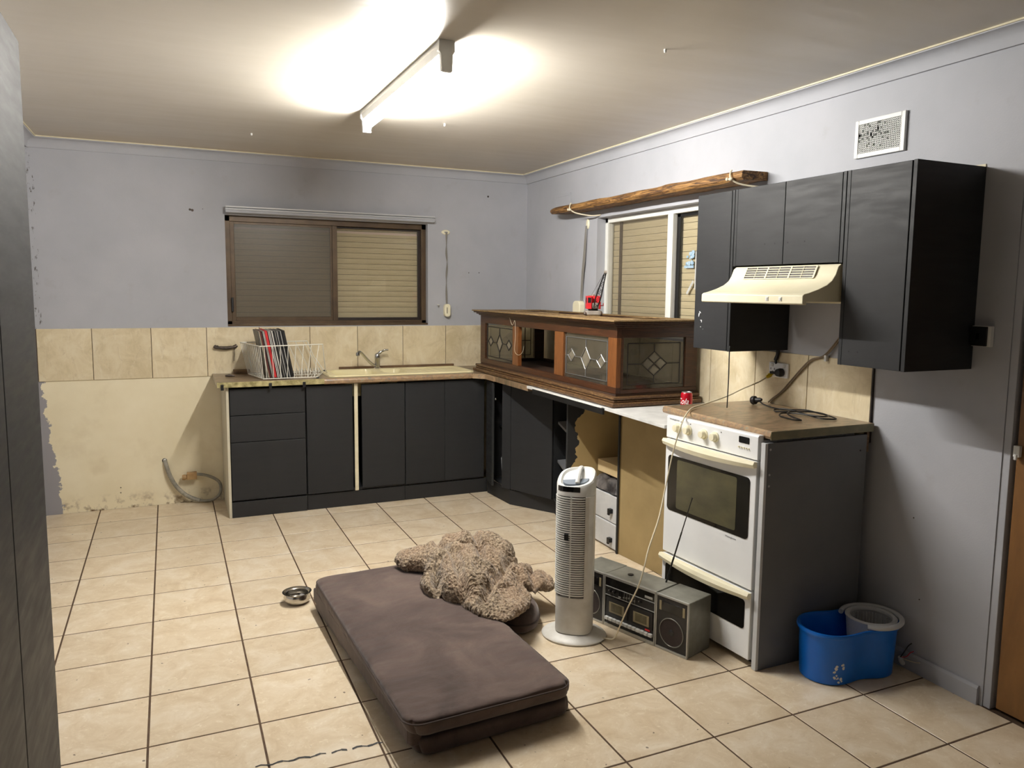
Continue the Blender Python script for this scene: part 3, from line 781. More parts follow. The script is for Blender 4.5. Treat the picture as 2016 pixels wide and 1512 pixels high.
def stove_worktop():
    t = thing('stove_worktop', 'brown marbled laminate slab lying on top of the stove', 'worktop', (2.85, -2.48, .936))
    x0, x1, y0, y1 = 2.566, 3.121, -2.846, -2.12
    z0, z1 = .936, .970
    obj('slab', MB().box(x0+.012, y0+.003, z0, x1, y1, z1), 'laminate', t, bevel=.001)
    obj('front_edge', MB().prism([(x0+.0125, z0), (x0+.004, z0+.004), (x0, z0+.014), (x0+.003, z1-.006), (x0+.0125, z1+.0004)], y0+.003, y1, 'y'), 'laminate_edge', t, smooth=30)
    e = obj('cut_end', MB().box(x0+.003, y0, z0, x1, y0+.0028, z1-.0005), 'green_edge', t); e['label'] = 'dull green cut end'
    p = thing('bench_end_panel', 'tall dark grey end panel standing against the right side of the stove', 'panel', (2.83, -2.838, 0))
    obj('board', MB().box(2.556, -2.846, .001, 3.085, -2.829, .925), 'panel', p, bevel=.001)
    e = obj('front_edge', MB().box(2.5425, -2.846, .001, 2.5555, -2.822, .925), 'grey_white', p, bevel=.001); e['label'] = 'pale front edge strip'
    for z in (.90, .80, .755):
        obj('screw', MB().lathe([(.005, 0), (.004, -.002)], 10, (2.568, -2.846, z), axis='y'), 'alu', p)
    obj('screw', MB().lathe([(.004, 0), (.003, -.002)], 10, (3.05, -2.846, .86), axis='y'), 'black', p)
    obj('wall_cleat', MB().box(3.086, -2.843, .85, 3.10, -2.829, .935), 'old_wood', p)
stove_worktop()

# ------------------------------------------------------------------ stove
def stove():
    W = .560
    ang = math.atan2(-.562, .040)
    t = thing('stove', 'white freestanding electric oven with knobs and black glass doors', 'stove', (2.497, -2.254, 0), ang)
    def L(name, mb, m, parent=t, **k):
        return obj(name, mb, m, parent, local=True, **k)
    D = .56
    L('body', MB().box(.004, .030, .02, W-.002, D, .930), 'white', bevel=.003)
    L('plinth', MB().box(.01, .045, .001, W-.01, D-.02, .02), 'black')
    cp = L('control_panel', MB().prism([(.0, .852), (.0, .944), (.006, .951), (.030, .951), (.030, .852)], .002, W-.002, 'x'), 'white', bevel=.002)
    # knobs
    for u in (.082, .150, .250, .318):
        z = .905
        k = L('knob', MB().lathe([(.023, 0), (.022, -.005), (.018, -.006)], 24, (u, 0, z), axis='y').lathe([(.0165, -.006), (.0165, -.020), (.014, -.024), (.001, -.0245)], 24, (u, 0, z), axis='y'), 'cream', cp, smooth=30)
    for u, z in ((.100, .934), (.162, .934), (.352, .930)):
        L('indicator', MB().lathe([(.0026, 0), (.002, -.0012)], 10, (u, 0, z), axis='y'), 'black', cp)
    L('clock', MB().prism(rrect(.455, .908, .512, .934, .004), -.0015, 0, 'y'), 'black_gloss', cp)
    for k in range(5):
        L('button', MB().lathe([(.0035, 0), (.003, -.005)], 10, (.457+k*.0135, 0, .890), axis='y'), 'cream', cp, smooth=True)
    def put_text(txt, size, u, z, y, parent, m='text_grey', shear=0):
        me = text_mesh(txt, size, shear)
        me.transform(Matrix.Translation((u, y, z)) @ Matrix.Rotation(pi/2, 4, 'X'))
        L('lettering', me, m, parent)
    put_text('Westinghouse', .0115, .055, .938, -.0006, cp)
    # oven door
    dr = L('oven_door', MB().box(.0, .0, .322, W-.004, .028, .846), 'white', bevel=.003)
    L('door_glass', MB().prism(rrect(.022, .522, W-.034, .775, .018), -.002, .004, 'y'), 'oven_glass', dr)
    L('inner_window', MB().prism(rrect(.085, .540, W-.105, .762, .01), -.0024, -.001, 'y'), 'oven_inner', dr)
    put_text('Westinghouse', .011, W-.13, .505, -.0006, dr)
    def handle(z, parent, h=.030):
        n = 16; mb = MB(); rows = []
        for i in range(n+1):
            u = i/n; x = -.003+u*(W); bow = .020*(1-(2*u-1)**2)+.016; sag = .010*(1-(2*u-1)**2)
            rows.append([(x, .0, z+h*.45), (x, -bow, z+h*.5), (x, -bow-.006, z+h*.12-sag*.4), (x, -bow, z-h*.35-sag), (x, 0, z-h*.30-sag*.5)])
        vs_ = [p for r in rows for p in r]; fs = []
        for i in range(n):
            for k in range(5): fs.append((i*5+k, i*5+(k+1) % 5, (i+1)*5+(k+1) % 5, (i+1)*5+k))
        fs += [tuple(range(5)), tuple(range(n*5, n*5+5))]
        mb.add(vs_, fs); L('handle', mb, 'cream', parent, smooth=35)
    handle(.832, dr)
    lo = L('grill_door', MB().box(.0, .0, .030, W-.004, .028, .312), 'white', bevel=.003)
    L('door_glass', MB().prism(rrect(.026, .150, W-.034, .272, .014), -.002, .004, 'y'), 'black_gloss', lo)
    handle(.298, lo)
stove()

# ------------------------------------------------------------------ overhead cabinets and hood
def overhead():
    XF = XR-.352; Z0, Z1 = 1.236, 1.962; Xb = XR-.001; t_ = .016
    def body(y0, y1, z0, z1):
        return MB().box(XF, y0, z0, Xb, y0+t_, z1).box(XF, y1-t_, z0, Xb, y1, z1).box(XF+.02, y0+t_, z0+.002, Xb, y1-t_, z0+.018).box(XF+.02, y0+t_, z1-.018, Xb, y1-t_, z1-.001).box(Xb-.006, y0+t_, z0+.018, Xb-.001, y1-t_, z1-.018)
    t = thing('wall_cabinet', 'tall narrow charcoal wall cabinet at the window end, white paint chips on its door', 'cabinet', (XR-.17, -2.185, Z0))
    obj('carcass', body(-2.314, -2.056, Z0, Z1), 'charcoal', t, bevel=.001)
    d = obj('door', MB().box(XF-.002, -2.296, Z0+.001, XF+.016, -2.052, Z1-.001), 'charcoal', t, bevel=.0015)
    ch = MB(); rnd = random.Random(8)
    for (cy, cz, a, b, rot) in ((-2.088, 1.398, .004, .012, .3), (-2.096, 1.410, .010, .003, .5), (-2.110, 1.368, .003, .007, 0), (-2.103, 1.372, .004, .002, 0), (-2.104, 1.340, .003, .003, 0), (-2.122, 1.330, .0015, .0015, 0)):
        n = 9; ch.add([(XF-.0026, cy+(a*cos(2*pi*k/n)*cos(rot)-b*sin(2*pi*k/n)*sin(rot))*rnd.uniform(.6, 1.2), cz+(b*sin(2*pi*k/n)*cos(rot)+a*cos(2*pi*k/n)*sin(rot))*rnd.uniform(.6, 1.2)) for k in range(n)], [tuple(range(n))])
    obj('paint_chip', ch, 'white', d)
    t = thing('wall_cabinet', 'short two-door charcoal wall cabinet directly above the range hood', 'cabinet', (XR-.17, -2.63, 1.62))
    obj('carcass', body(-2.944, -2.318, 1.622, Z1), 'charcoal', t, bevel=.001)
    for a, b, hs in ((-2.628, -2.336, (-2.519, -2.580)), (-2.926, -2.631, (-2.654, -2.747))):
        d = obj('door', MB().box(XF-.001, a, 1.624, XF+.016, b, Z1-.001), 'charcoal', t, bevel=.0015)
        for h in hs: obj('handle_hole', MB().lathe([(.003, 0), (.003, -.0006)], 8, (XF-.001, h, 1.712), axis='x'), 'gap', d)
    t = thing('wall_cabinet', 'wide tall charcoal wall cabinet right of the range hood', 'cabinet', (XR-.17, -3.1, Z0))
    obj('carcass', body(-3.246, -2.948, Z0, Z1), 'charcoal', t, bevel=.001)
    d = obj('door', MB().box(XF-.001, -3.226, Z0+.001, XF+.016, -2.966, Z1-.001), 'charcoal', t, bevel=.0015)
    for y in (-3.0, -3.04): obj('handle_hole', MB().lathe([(.003, 0), (.003, -.0006)], 8, (XF-.001, y, 1.29), axis='x'), 'gap', d)
    tag(obj('trim_4', MB().box(XR-.004, -3.244, Z1+.0005, XR, -3.05, Z1+.010), 'cream_batten'), kind='structure')
    # hanging edge strip
    solo('loose_edge_strip', MB().tube(catmull([(XF+.002, -2.318, 1.262), (XF-.002, -2.321, 1.235), (XF+.001, -2.319, 1.10), (XF-.002, -2.320, .978)], 4), .0028, 6), 'black',
         'thin dark edging strip hanging from the narrow wall cabinet to the stove worktop', 'strip')
    # range hood
    h = thing('range_hood', 'cream range hood with flared front under the short cabinet', 'range hood', (XR-.25, -2.63, 1.462))
    y0, y1 = -2.934, -2.332
    prof = [(XR-.004, 1.618), (XF+.008, 1.618), (XF-.006, 1.608), (XF-.018, 1.578), (XF-.034, 1.555), (XF-.060, 1.537), (XF-.10, 1.521), (XF-.150, 1.506), (XF-.170, 1.502), (XF-.178, 1.496), (XF-.178, 1.466), (XF-.172, 1.462),
            (XF-.158, 1.462), (XF-.158, 1.474), (XR-.03, 1.474), (XR-.03, 1.462), (XR-.004, 1.462)]
    obj('hood_shell', MB().prism(prof, y0, y1, 'y'), 'cream_metal', h, bevel=.002, smooth=35)
    # grille on the sloping face
    p0 = Vector((XF-.004, 0, 1.611)); p1 = Vector((XF-.026, 0, 1.563)); dn = (p1-p0); nn = Vector((-.91, 0, .42)).normalized()
    def slab(ya, yb, s0, s1, th0, th1):
        a, b = p0+dn*s0, p0+dn*s1; m = MB(); P = []
        for yy in (ya, yb):
            for q, th in ((a, th0), (b, th0), (b, th1), (a, th1)): P.append((q.x+nn.x*th, yy, q.z+nn.z*th))
        m.add(P, [(0, 1, 2, 3), (7, 6, 5, 4), (0, 4, 5, 1), (1, 5, 6, 2), (2, 6, 7, 3), (3, 7, 4, 0)]); return m
    g = obj('grille', slab(-2.832, -2.428, .0, 1.0, .0025, .0045), 'bronze_dark', h)
    bars = MB()
    def addm(o, m_): o.add(m_.v, m_.f)
    for k in range(6): addm(bars, slab(-2.832, -2.428, k/5-.03, k/5+.03, .0045, .007))
    for gidx in range(4): yy = -2.832+gidx*.404/3; addm(bars, slab(yy-.004, yy+.004, 0, 1, .0045, .0072))
    for gidx in range(3): yy = -2.832+(gidx+.5)*.404/3; addm(bars, slab(yy-.0015, yy+.0015, 0, 1, .0045, .007))
    obj('grille_bars', bars, 'cream_metal', g)
    for y in (-2.745, -2.818):
        obj('switch', MB().box(XF-.1805, y-.008, 1.474, XF-.177, y+.008, 1.490).box(XF-.1825, y-.005, 1.478, XF-.18, y+.002, 1.487), 'white_plastic', h, bevel=.0008)
overhead()

# ------------------------------------------------------------------ display cabinet with leaded glass
def display_cabinet():
    X0, X1, Y0, Y1 = 2.580, 3.098, -1.672, .268   # body
    t = thing('display_cabinet', 'long brown wooden display cabinet with leaded glass panes lying on the bench', 'display cabinet', ((X0+X1)/2, -.7, .9025))
    zb, z0, z1, zt = .9025, 1.000, 1.262, 1.322
    # mouldings
    obj('base_moulding', MB().box(X0-.045, Y0-.045, zb, X1+.008, Y1+.045, zb+.022).box(X0-.028, Y0-.028, zb+.022, X1+.005, Y1+.028, zb+.034), 'moulding', t, bevel=.008, seg=3)
    obj('base_moulding', MB().box(X0-.030, Y0-.030, zb+.036, X1+.005, Y1+.030, zb+.052), 'moulding', t, bevel=.006, seg=3)
    prof = lambda s: None
    rim = MB()
    def ring(o, za, zb_):
        rim.box(X0-o, Y0-o, za, X0+.04, Y1+o, zb_).box(X1-.04, Y0-o, za, X1, Y1+o, zb_).box(X0+.04, Y0-o, za, X1-.04, Y0+.04, zb_).box(X0+.04, Y1-.04, za, X1-.04, Y1+o, zb_)
    ring(.012, 1.318, 1.327); ring(.026, 1.3272, 1.337); ring(.042, 1.3372, 1.3475)
    obj('top_moulding', rim, 'wood_y', t, bevel=.003)
    rim = MB(); ring(.052, 1.3477, 1.357)
    obj('top_rim', rim, 'toprim', t, bevel=.003)
    obj('top_board', MB().box(X0+.041, Y0+.041, 1.330, X1-.041, Y1-.041, 1.338), 'dark_brown', t)
    for (a, b) in ((-1.28, -1.20), (-.68, -.60), (-.08, 0)):
        obj('top_slat', MB().box(X0+.041, a, 1.3382, X1-.041, b, 1.350), 'toprim', t, bevel=.001)
    obj('top_slat', MB().box(X0+.13, Y0+.05, 1.3502, X0+.19, Y1-.05, 1.358), 'toprim', t, bevel=.001)
    obj('bottom_board', MB().box(X0+.002, Y0+.002, zb+.0525, X1-.002, Y1-.002, zb+.064), 'dark_brown', t)
    # front frame
    def rail(name, ya, yb, za, zb_, m): obj(name, MB().box(X0, ya, za, X0+.028, yb, zb_), m, t, bevel=.002)
    rail('rail', Y0, Y1, zb+.0645, z0, 'wood_y'); rail('rail', Y0, Y1, z1, 1.3178, 'wood_y')
    rail('post', Y0, -1.585, z0, z1, 'wood_z'); rail('post', -1.068, -.955, z0, z1, 'wood_z')
    rail('post', -.418, -.325, z0, z1, 'wood_z'); rail('post', .176, Y1, z0, z1, 'wood_y')
    # end frames
    for ya, yb in ((Y0, Y0+.026), (Y1-.026, Y1)):
        xa = X0+.0285
        obj('end_frame', MB().box(xa, ya, zb+.0645, X1, yb, .988).box(xa, ya, 1.262, X1, yb, 1.3178).box(xa, ya, .988, 2.624, yb, 1.262).box(3.018, ya, .988, X1, yb, 1.262), 'wood_x', t, bevel=.002)
    # back frame: open, posts at thirds
    bf = MB().box(X1-.022, Y0+.027, zb+.0645, X1, Y1-.027, .985).box(X1-.022, Y0+.027, 1.27, X1, Y1-.027, 1.3178)
    obj('back_frame', bf, 'dark_brown', t)
    # cames as small bars on a plane; (u,v) in-plane
    def cames(lines, diamonds, w, to3, name, m, parent):
        mb = MB()
        for a, b in lines: mb.tube([to3(*a), to3(*b)], w, 6)
        for (cx, cz, hw, hh) in diamonds:
            P = [(cx-hw, cz), (cx, cz+hh), (cx+hw, cz), (cx, cz-hh)]
            mb.tube([to3(*p) for p in P], w, 6, closed=True)
        return obj(name, mb, m, parent, smooth=True)
    def front_pane(ya, yb, m):
        x = X0+.012; p = obj('leaded_pane', MB().box(x, ya, z0+.001, x+.003, yb, z1-.001), 'glass_lead', t)
        w = yb-ya; to3 = lambda u, v: (x-.0015, yb-u*w, v); c = 1.128
        dia = [(.17, c+.006, .085, .036), (.50, c, .105, .064), (.83, c-.002, .085, .036)]
        lines = [((0.03, c), (.085, c)), ((.255, c), (.395, c)), ((.605, c), (.745, c)), ((.915, c), (.97, c)),
                 ((.04, 1.238), (.96, 1.238)), ((.04, 1.022), (.96, 1.022)), ((.5, c+.064), (.5, 1.238)), ((.5, c-.064), (.5, 1.022)), ((.04, 1.022), (.04, 1.238)), ((.96, 1.022), (.96, 1.238))]
        cames(lines, dia, .0028, to3, 'lead_came', m, p)
        for cx, cz, hw, hh in dia:
            bv = MB().prism([((yb-(cx-hw*.8)*w), cz), (yb-cx*w, cz+hh*.8), (yb-(cx+hw*.8)*w, cz), (yb-cx*w, cz-hh*.8)], x-.0006, x-.0001, 'x')
            obj('bevelled_glass', bv, 'bevel_glass', p)
    front_pane(-1.584, -1.069, 'lead'); front_pane(-.324, .175, 'lead_dark')
    def end_pane(y, side):
        p = obj('leaded_pane', MB().box(2.625, y, .989, 3.017, y+.003, 1.261), 'glass_lead', t)
        yy = y-.0015 if side < 0 else y-.0015
        to3 = lambda u, v: (u, yy, v)
        cx, cz = 2.822, 1.122; hw, hh = .082, .066
        lines = [((2.655, 1.012), (2.655, 1.232)), ((2.988, 1.012), (2.988, 1.232)), ((2.655, 1.012), (2.988, 1.012)), ((2.655, 1.232), (2.988, 1.232)),
                 ((2.655, cz), (cx-hw, cz)), ((cx+hw, cz), (2.988, cz)), ((cx, cz+hh), (cx, 1.232)), ((cx, cz-hh), (cx, 1.012)),
                 ((cx-hw/2, cz+hh/2), (cx+hw/2, cz-hh/2)), ((cx-hw/2, cz-hh/2), (cx+hw/2, cz+hh/2))]
        cames(lines, [(cx, cz, hw, hh)], .0026, to3, 'lead_came', 'lead_dark', p)
        for sx, sz in ((0, .5), (0, -.5), (.5, 0), (-.5, 0)):
            a, b = cx+sx*hw, cz+sz*hh
            bv = MB().prism([(a-hw*.38, b), (a, b+hh*.38), (a+hw*.38, b), (a, b-hh*.38)], y-.0007, y-.0001, 'y')
            obj('bevelled_glass', bv, 'bevel_glass', p)
    end_pane(Y0+.010, -1); end_pane(Y1-.014, 1)
    th = catmull([(X0-.003, -.27, 1.325), (X0-.005, -.33, 1.27), (X0-.004, -.37, 1.30), (X0-.005, -.385, 1.20), (X0-.004, -.37, 1.10), (X0-.006, -.44, 1.075), (X0-.004, -.50, 1.10), (X0-.004, -.52, 1.14)], 6)
    obj('loose_thread', MB().tube(th, .0012, 5), 'cord_white', t)
display_cabinet()

# ------------------------------------------------------------------ toy crane
def crane():
    cx, cy, z = 2.80, -1.03, 1.3575
    t = thing('toy_crane', 'small red toy crane with a black lattice boom on the display cabinet', 'toy', (cx, cy, z), radians(-25))
    def L(n_, mb, m, p=t, **k): return obj(n_, mb, m, p, local=True, **k)
    L('base', MB().prism(rrect(-.05, -.075, .05, .075, .02), .006, .030), 'grey_metal', bevel=.003)
    for sx in (-.045, .045):
        for sy in (-.06, .06):
            L('wheel', MB().lathe([(.010, -.006), (.012, 0), (.010, .006)], 14, (sx, sy, .0115), axis='x'), 'dark_brown', smooth=True)
    L('turntable', MB().lathe([(.03, .030), (.03, .040)], 18), 'black')
    cb = L('cab', MB().box(-.042, -.01, .040, .042, .075, .118).box(-.042, -.055, .040, -.012, -.01, .118).box(.030, -.055, .040, .042, -.01, .085), 'red', bevel=.003)
    L('cab_window', MB().box(-.0432, -.045, .078, -.041, -.015, .108).box(-.0432, .0, .07, -.041, .02, .105), 'black', cb)
    L('cab_window', MB().box(-.036, -.0562, .078, -.017, -.054, .108), 'black', cb)
    L('roof_detail', MB().box(-.03, .0, .118, .03, .06, .124).lathe([(.006, .118), (.006, .130)], 10, (.0, -.0, 0)), 'grey_metal', cb, bevel=.002)
    L('winch', MB().lathe([(.018, -.02), (.018, .02)], 14, (.012, -.035, .06), axis='x'), 'grey_metal', smooth=True)
    # lattice boom leaning out to the front-right
    a = Vector((.010, -.06, .052)); b = Vector((.055, -.155, .255)); d = (b-a)
    sx = Vector((.02, 0, 0)); sn = d.cross(sx).normalized()*.014
    mb = MB(); N = 9
    def q(i, k):
        s = i/N; w = (1-.75*s) if s > .25 else (.55+1.3*s*.7)
        return a+d*s+sx*w*(1 if k in (0, 1) else -1)+sn*w*(1 if k in (0, 3) else -1)
    for k in range(4): mb.tube([q(i, k) for i in range(N+1)], .0022, 5)
    for i in range(N):
        for k in range(4): mb.tube([q(i, k), q(i+1, (k+1) % 4)] if i % 2 else [q(i, (k+1) % 4), q(i+1, k)], .0013, 4)
    L('boom', mb, 'black')
    L('boom_tip', MB().lathe([(.010, -.008), (.010, .008)], 14, tuple(b+Vector((0, 0, .002))), axis='x'), 'grey_metal', smooth=True)
    for o in (-.01, .01):
        L('stay_cable', MB().tube([(o, .03, .12), tuple(b+Vector((o*.5, 0, 0)))], .0010, 4), 'black')
    L('crank', MB().tube([(.042, -.02, .06), (.060, -.02, .06), (.060, -.02, .075)], .003, 6), 'red')
crane()

# ------------------------------------------------------------------ timber shelf over window
def timber_shelf():
    t = thing('timber_shelf', 'rough-sawn timber plank shelf hung above the white window', 'shelf', (3.05, -1.1, 2.04))
    n = 44; vs_ = []; fs = []
    ya, yb = .02, -2.125
    for i in range(n+1):
        u = i/n; y = ya+(yb-ya)*u
        nz = lambda k, s=5.: noise.noise(Vector((y*s, k*3.1, 0)))
        xf = 2.975+.010*nz(1)+.006*nz(6, 19.) + (.05*(1-u*12)**2 if u < 1/12 else 0)
        zt = 2.093+.006*nz(2)-.003; zb = 2.047-.004*u+.006*nz(3)+.003*nz(7, 23.) + (.012*(1-u*8) if u < 1/8 else 0)
        xb = XR-.004
        vs_ += [(xf+.012, y, zb), (xf, y, zb+.012), (xf+.002, y, zt-.008), (xf+.010, y, zt), (xb, y, zt+.002), (xb, y, zb+.004)]
    for i in range(n):
        for k in range(6): fs.append((i*6+k, i*6+(k+1) % 6, (i+1)*6+(k+1) % 6, (i+1)*6+k))
    fs += [tuple(range(5, -1, -1)), tuple(range(n*6, n*6+6))]
    obj('plank', MB().add(vs_, fs), 'timber', t, smooth=20)
    for y in (-.40, -2.06):
        r = catmull([(XR-.002, y-.12, 2.015), (3.08, y-.08, 2.012), (3.0, y-.02, 2.03), (2.965, y+.0, 2.055), (2.968, y+.012, 2.078), (2.982, y+.02, 2.098)], 5)
        obj('rope', MB().tube(r, .0045, 6), 'cord_white', t, smooth=True)
        obj('rope_knot', MB().sphere((2.964, y+.002, 2.052), .011, 10, 8, (1, 1.3, .8)).sphere((2.966, y+.03, 2.055), .009, 10, 8), 'cord_white', t, smooth=True)
timber_shelf()

# ------------------------------------------------------------------ air vents, sockets, strap winders
def vent(y0, y1, z0, z1, label, prot, patch):
    t = thing('air_vent', label, 'vent', (XR, (y0+y1)/2, z0))
    b = .018; x = XR-prot
    obj('vent_frame', MB().box(x, y0, z0, XR-.0005, y0+b, z1).box(x, y1-b, z0, XR-.0005, y1, z1).box(x, y0+b, z0, XR-.0005, y1-b, z0+b).box(x, y0+b, z1-b, XR-.0005, y1-b, z1), 'white_plastic' if prot > .008 else 'wall', t, bevel=.002)
    obj('vent_back', MB().box(XR-.003, y0+b, z0+b, XR-.0008, y1-b, z1-b), 'gap' if patch else 'wall', t)
    mb = MB(); nz, ny = 15, 25
    xg = x+.003
    for k in range(nz+1):
        zz = z0+b+(z1-z0-2*b)*k/nz; mb.box(xg, y0+b, zz-.0027, xg+.0015, y1-b, zz+.0027)
    for k in range(ny+1):
        yy = y0+b+(y1-y0-2*b)*k/ny; mb.box(xg, yy-.0026, z0+b, xg+.0015, yy+.0026, z1-b)
    if patch:
        rnd = random.Random(5)
        for k in range(46):
            j = int(min(ny-1, max(0, abs(rnd.gauss(16, 5))))); i = int(min(nz-1, max(0, rnd.gauss(9, 2.6))))
            yy = y0+b+(y1-y0-2*b)*j/ny; zz = z0+b+(z1-z0-2*b)*i/nz
            mb.box(xg, yy, zz, xg+.0012, yy+(y1-y0-2*b)/ny, zz+(z1-z0-2*b)/nz)
    obj('vent_grille', mb, 'white_plastic' if patch else 'wall', t)
    return t
vent(-2.902, -2.656, 2.072, 2.226, 'white plastic air vent above the wall cabinets, grille clogged with paint', .014, True)
vent(-.088, .166, 2.076, 2.212, 'painted-over flush air vent behind the left end of the timber shelf', .004, False)

def plates():
    t = thing('power_outlet', 'white double power outlet on the tiles above the stove worktop', 'power outlet', (XR-.008, -2.277, 1.10))
    xo = XR-.0085
    obj('outlet_plate', MB().box(xo-.011, -2.340, 1.102, xo, -2.214, 1.172), 'white', t, bevel=.003)
    for y in (-2.237, -2.318): obj('rocker_switch', MB().box(xo-.015, y-.007, 1.152, xo-.010, y+.007, 1.166), 'white_plastic', t, bevel=.001)
    sl = MB()
    for y in (-2.240,):
        for a, b in ((-.012, .006), (.012, .006), (0, -.008)): sl.box(xo-.0118, y+a-.0015, 1.135+b-.005, xo-.010, y+a+.0015, 1.135+b+.005)
    obj('socket_holes', sl, 'black', t)
    p = thing('power_plug', 'round black plug pushed into the outlet above the stove', 'plug', (xo-.012, -2.30, 1.12))
    obj('plug_head', MB().lathe([(.020, -.0005), (.021, -.012), (.017, -.030), (.004, -.032)], 22, (xo-.0115, -2.303, 1.128), axis='x').box(xo-.034, -2.303, 1.118, xo-.018, -2.245, 1.130), 'black', p, bevel=.001)
    s = thing('isolator_switch', 'black switch on a white mounting block beside the right wall cabinet', 'switch', (XR, -3.28, 1.318))
    obj('mounting_block', MB().box(XR-.020, -3.322, 1.322, XR-.0005, -3.250, 1.396), 'white_plastic', s, bevel=.002)
    obj('switch_face', MB().box(XR-.030, -3.312, 1.324, XR-.0205, -3.252, 1.394), 'black', s, bevel=.002)
    obj('rocker', MB().box(XR-.034, -3.286, 1.348, XR-.0302, -3.276, 1.370), 'black_gloss', s, bevel=.001)
plates()

def winders():
    t = thing('shutter_winder', 'cream shutter strap winder with oval guide right of the brown window', 'shutter winder', (2.44, YB, 1.28))
    y = YB-.001
    g = MB().lathe([(.030, 0), (.030, -.004), (.024, -.010), (.008, -.011)], 22, (2.440, y, 1.945), axis='y', sx=1.15, sy=.62)
    obj('strap_guide', g, 'cream', t, smooth=30)
    obj('guide_roller', MB().lathe([(.005, -.012), (.005, .012)], 10, (2.438, y-.016, 1.944), axis='x'), 'alu', t)
    st = catmull([(2.440, y-.018, 1.94), (2.440, y-.014, 1.80), (2.447, y-.014, 1.70), (2.440, y-.014, 1.58), (2.443, y-.016, 1.395)], 6)
    sb = MB(); 
    for i in range(len(st)-1):
        a, b = st[i], st[i+1]; wa = .006*abs(cos(i*.42))+.0015; wb = .006*abs(cos((i+1)*.42))+.0015
        sb.add([(a.x-wa, a.y, a.z), (a.x+wa, a.y, a.z), (b.x+wb, b.y, b.z), (b.x-wb, b.y, b.z), (a.x-wa, a.y-.0015, a.z), (a.x+wa, a.y-.0015, a.z), (b.x+wb, b.y-.0015, b.z), (b.x-wb, b.y-.0015, b.z)],
               [(0, 1, 2, 3), (4, 5, 6, 7), (0, 4, 7, 3), (1, 5, 6, 2)])
    obj('strap', sb, 'strap', t)
    obj('winder_case', MB().prism(rrect(2.420, 1.292, 2.468, 1.392, .022), y-.045, y, 'y'), 'cream', t, bevel=.006, seg=3, smooth=35)
    obj('winder_slot', MB().box(2.436, y-.0462, 1.318, 2.440, y-.045, 1.365), 'gap', t)
    obj('wall_hook', MB().tube([(2.385, y, 1.385), (2.372, y-.03, 1.383), (2.362, y-.035, 1.387)], .005, 8), 'white_plastic', t)
    t = thing('shutter_winder', 'cream shutter strap winder beside the white window behind the toy crane', 'shutter winder', (XR, -.3, 1.36))
    x = XR-.001
    obj('strap_guide', MB().lathe([(.030, 0), (.030, -.004), (.022, -.010), (.008, -.011)], 22, (x, -.352, 1.968), axis='x', sx=.62, sy=1.2), 'cream', t, smooth=30)
    sb = MB()
    for dy0, dy1 in ((-.355, -.300), (-.340, -.285)):
        st = catmull([(x-.014, dy0, 1.955), (x-.014, (dy0+dy1)/2-.005, 1.72), (x-.014, (dy0+dy1)/2+.01, 1.62), (x-.014, dy1, 1.43)], 8)
        sb.tube(st, [.0025+.004*abs(sin(i*.13)) for i in range(len(st))], 6)
    obj('strap', sb, 'strap', t)
    obj('winder_case', MB().prism(rrect(-.330, 1.330, -.225, 1.435, .034), x-.045, x, 'x'), 'cream', t, bevel=.006, seg=3, smooth=35)
winders()

def towel_hook():
    t = thing('towel_hook', 'dark iron hook bar on the tiles left of the record rack', 'hook', (.815, YB-.01, 1.08))
    y = YB-.024
    pts = [(.745, y, 1.093), (.755, y-.006, 1.086), (.78, y-.006, 1.083), (.815, y-.004, 1.080), (.85, y-.006, 1.084), (.875, y-.006, 1.088), (.888, y, 1.096)]
    obj('bar', MB().tube(catmull(pts, 4), [.009+.004*abs(cos(i*.26)) for i in range(25)], 8), 'knife', t, smooth=True)
    obj('mount', MB().lathe([(.012, 0), (.010, .022)], 10, (.762, YB-.030, 1.088), axis='y').lathe([(.012, 0), (.010, .022)], 10, (.872, YB-.030, 1.088), axis='y'), 'knife', t)
    obj('string', MB().tube([(.872, y-.008, 1.088), (.871, y-.008, 1.03), (.869, y-.007, .988)], .0022, 6), 'knife', t)
towel_hook()

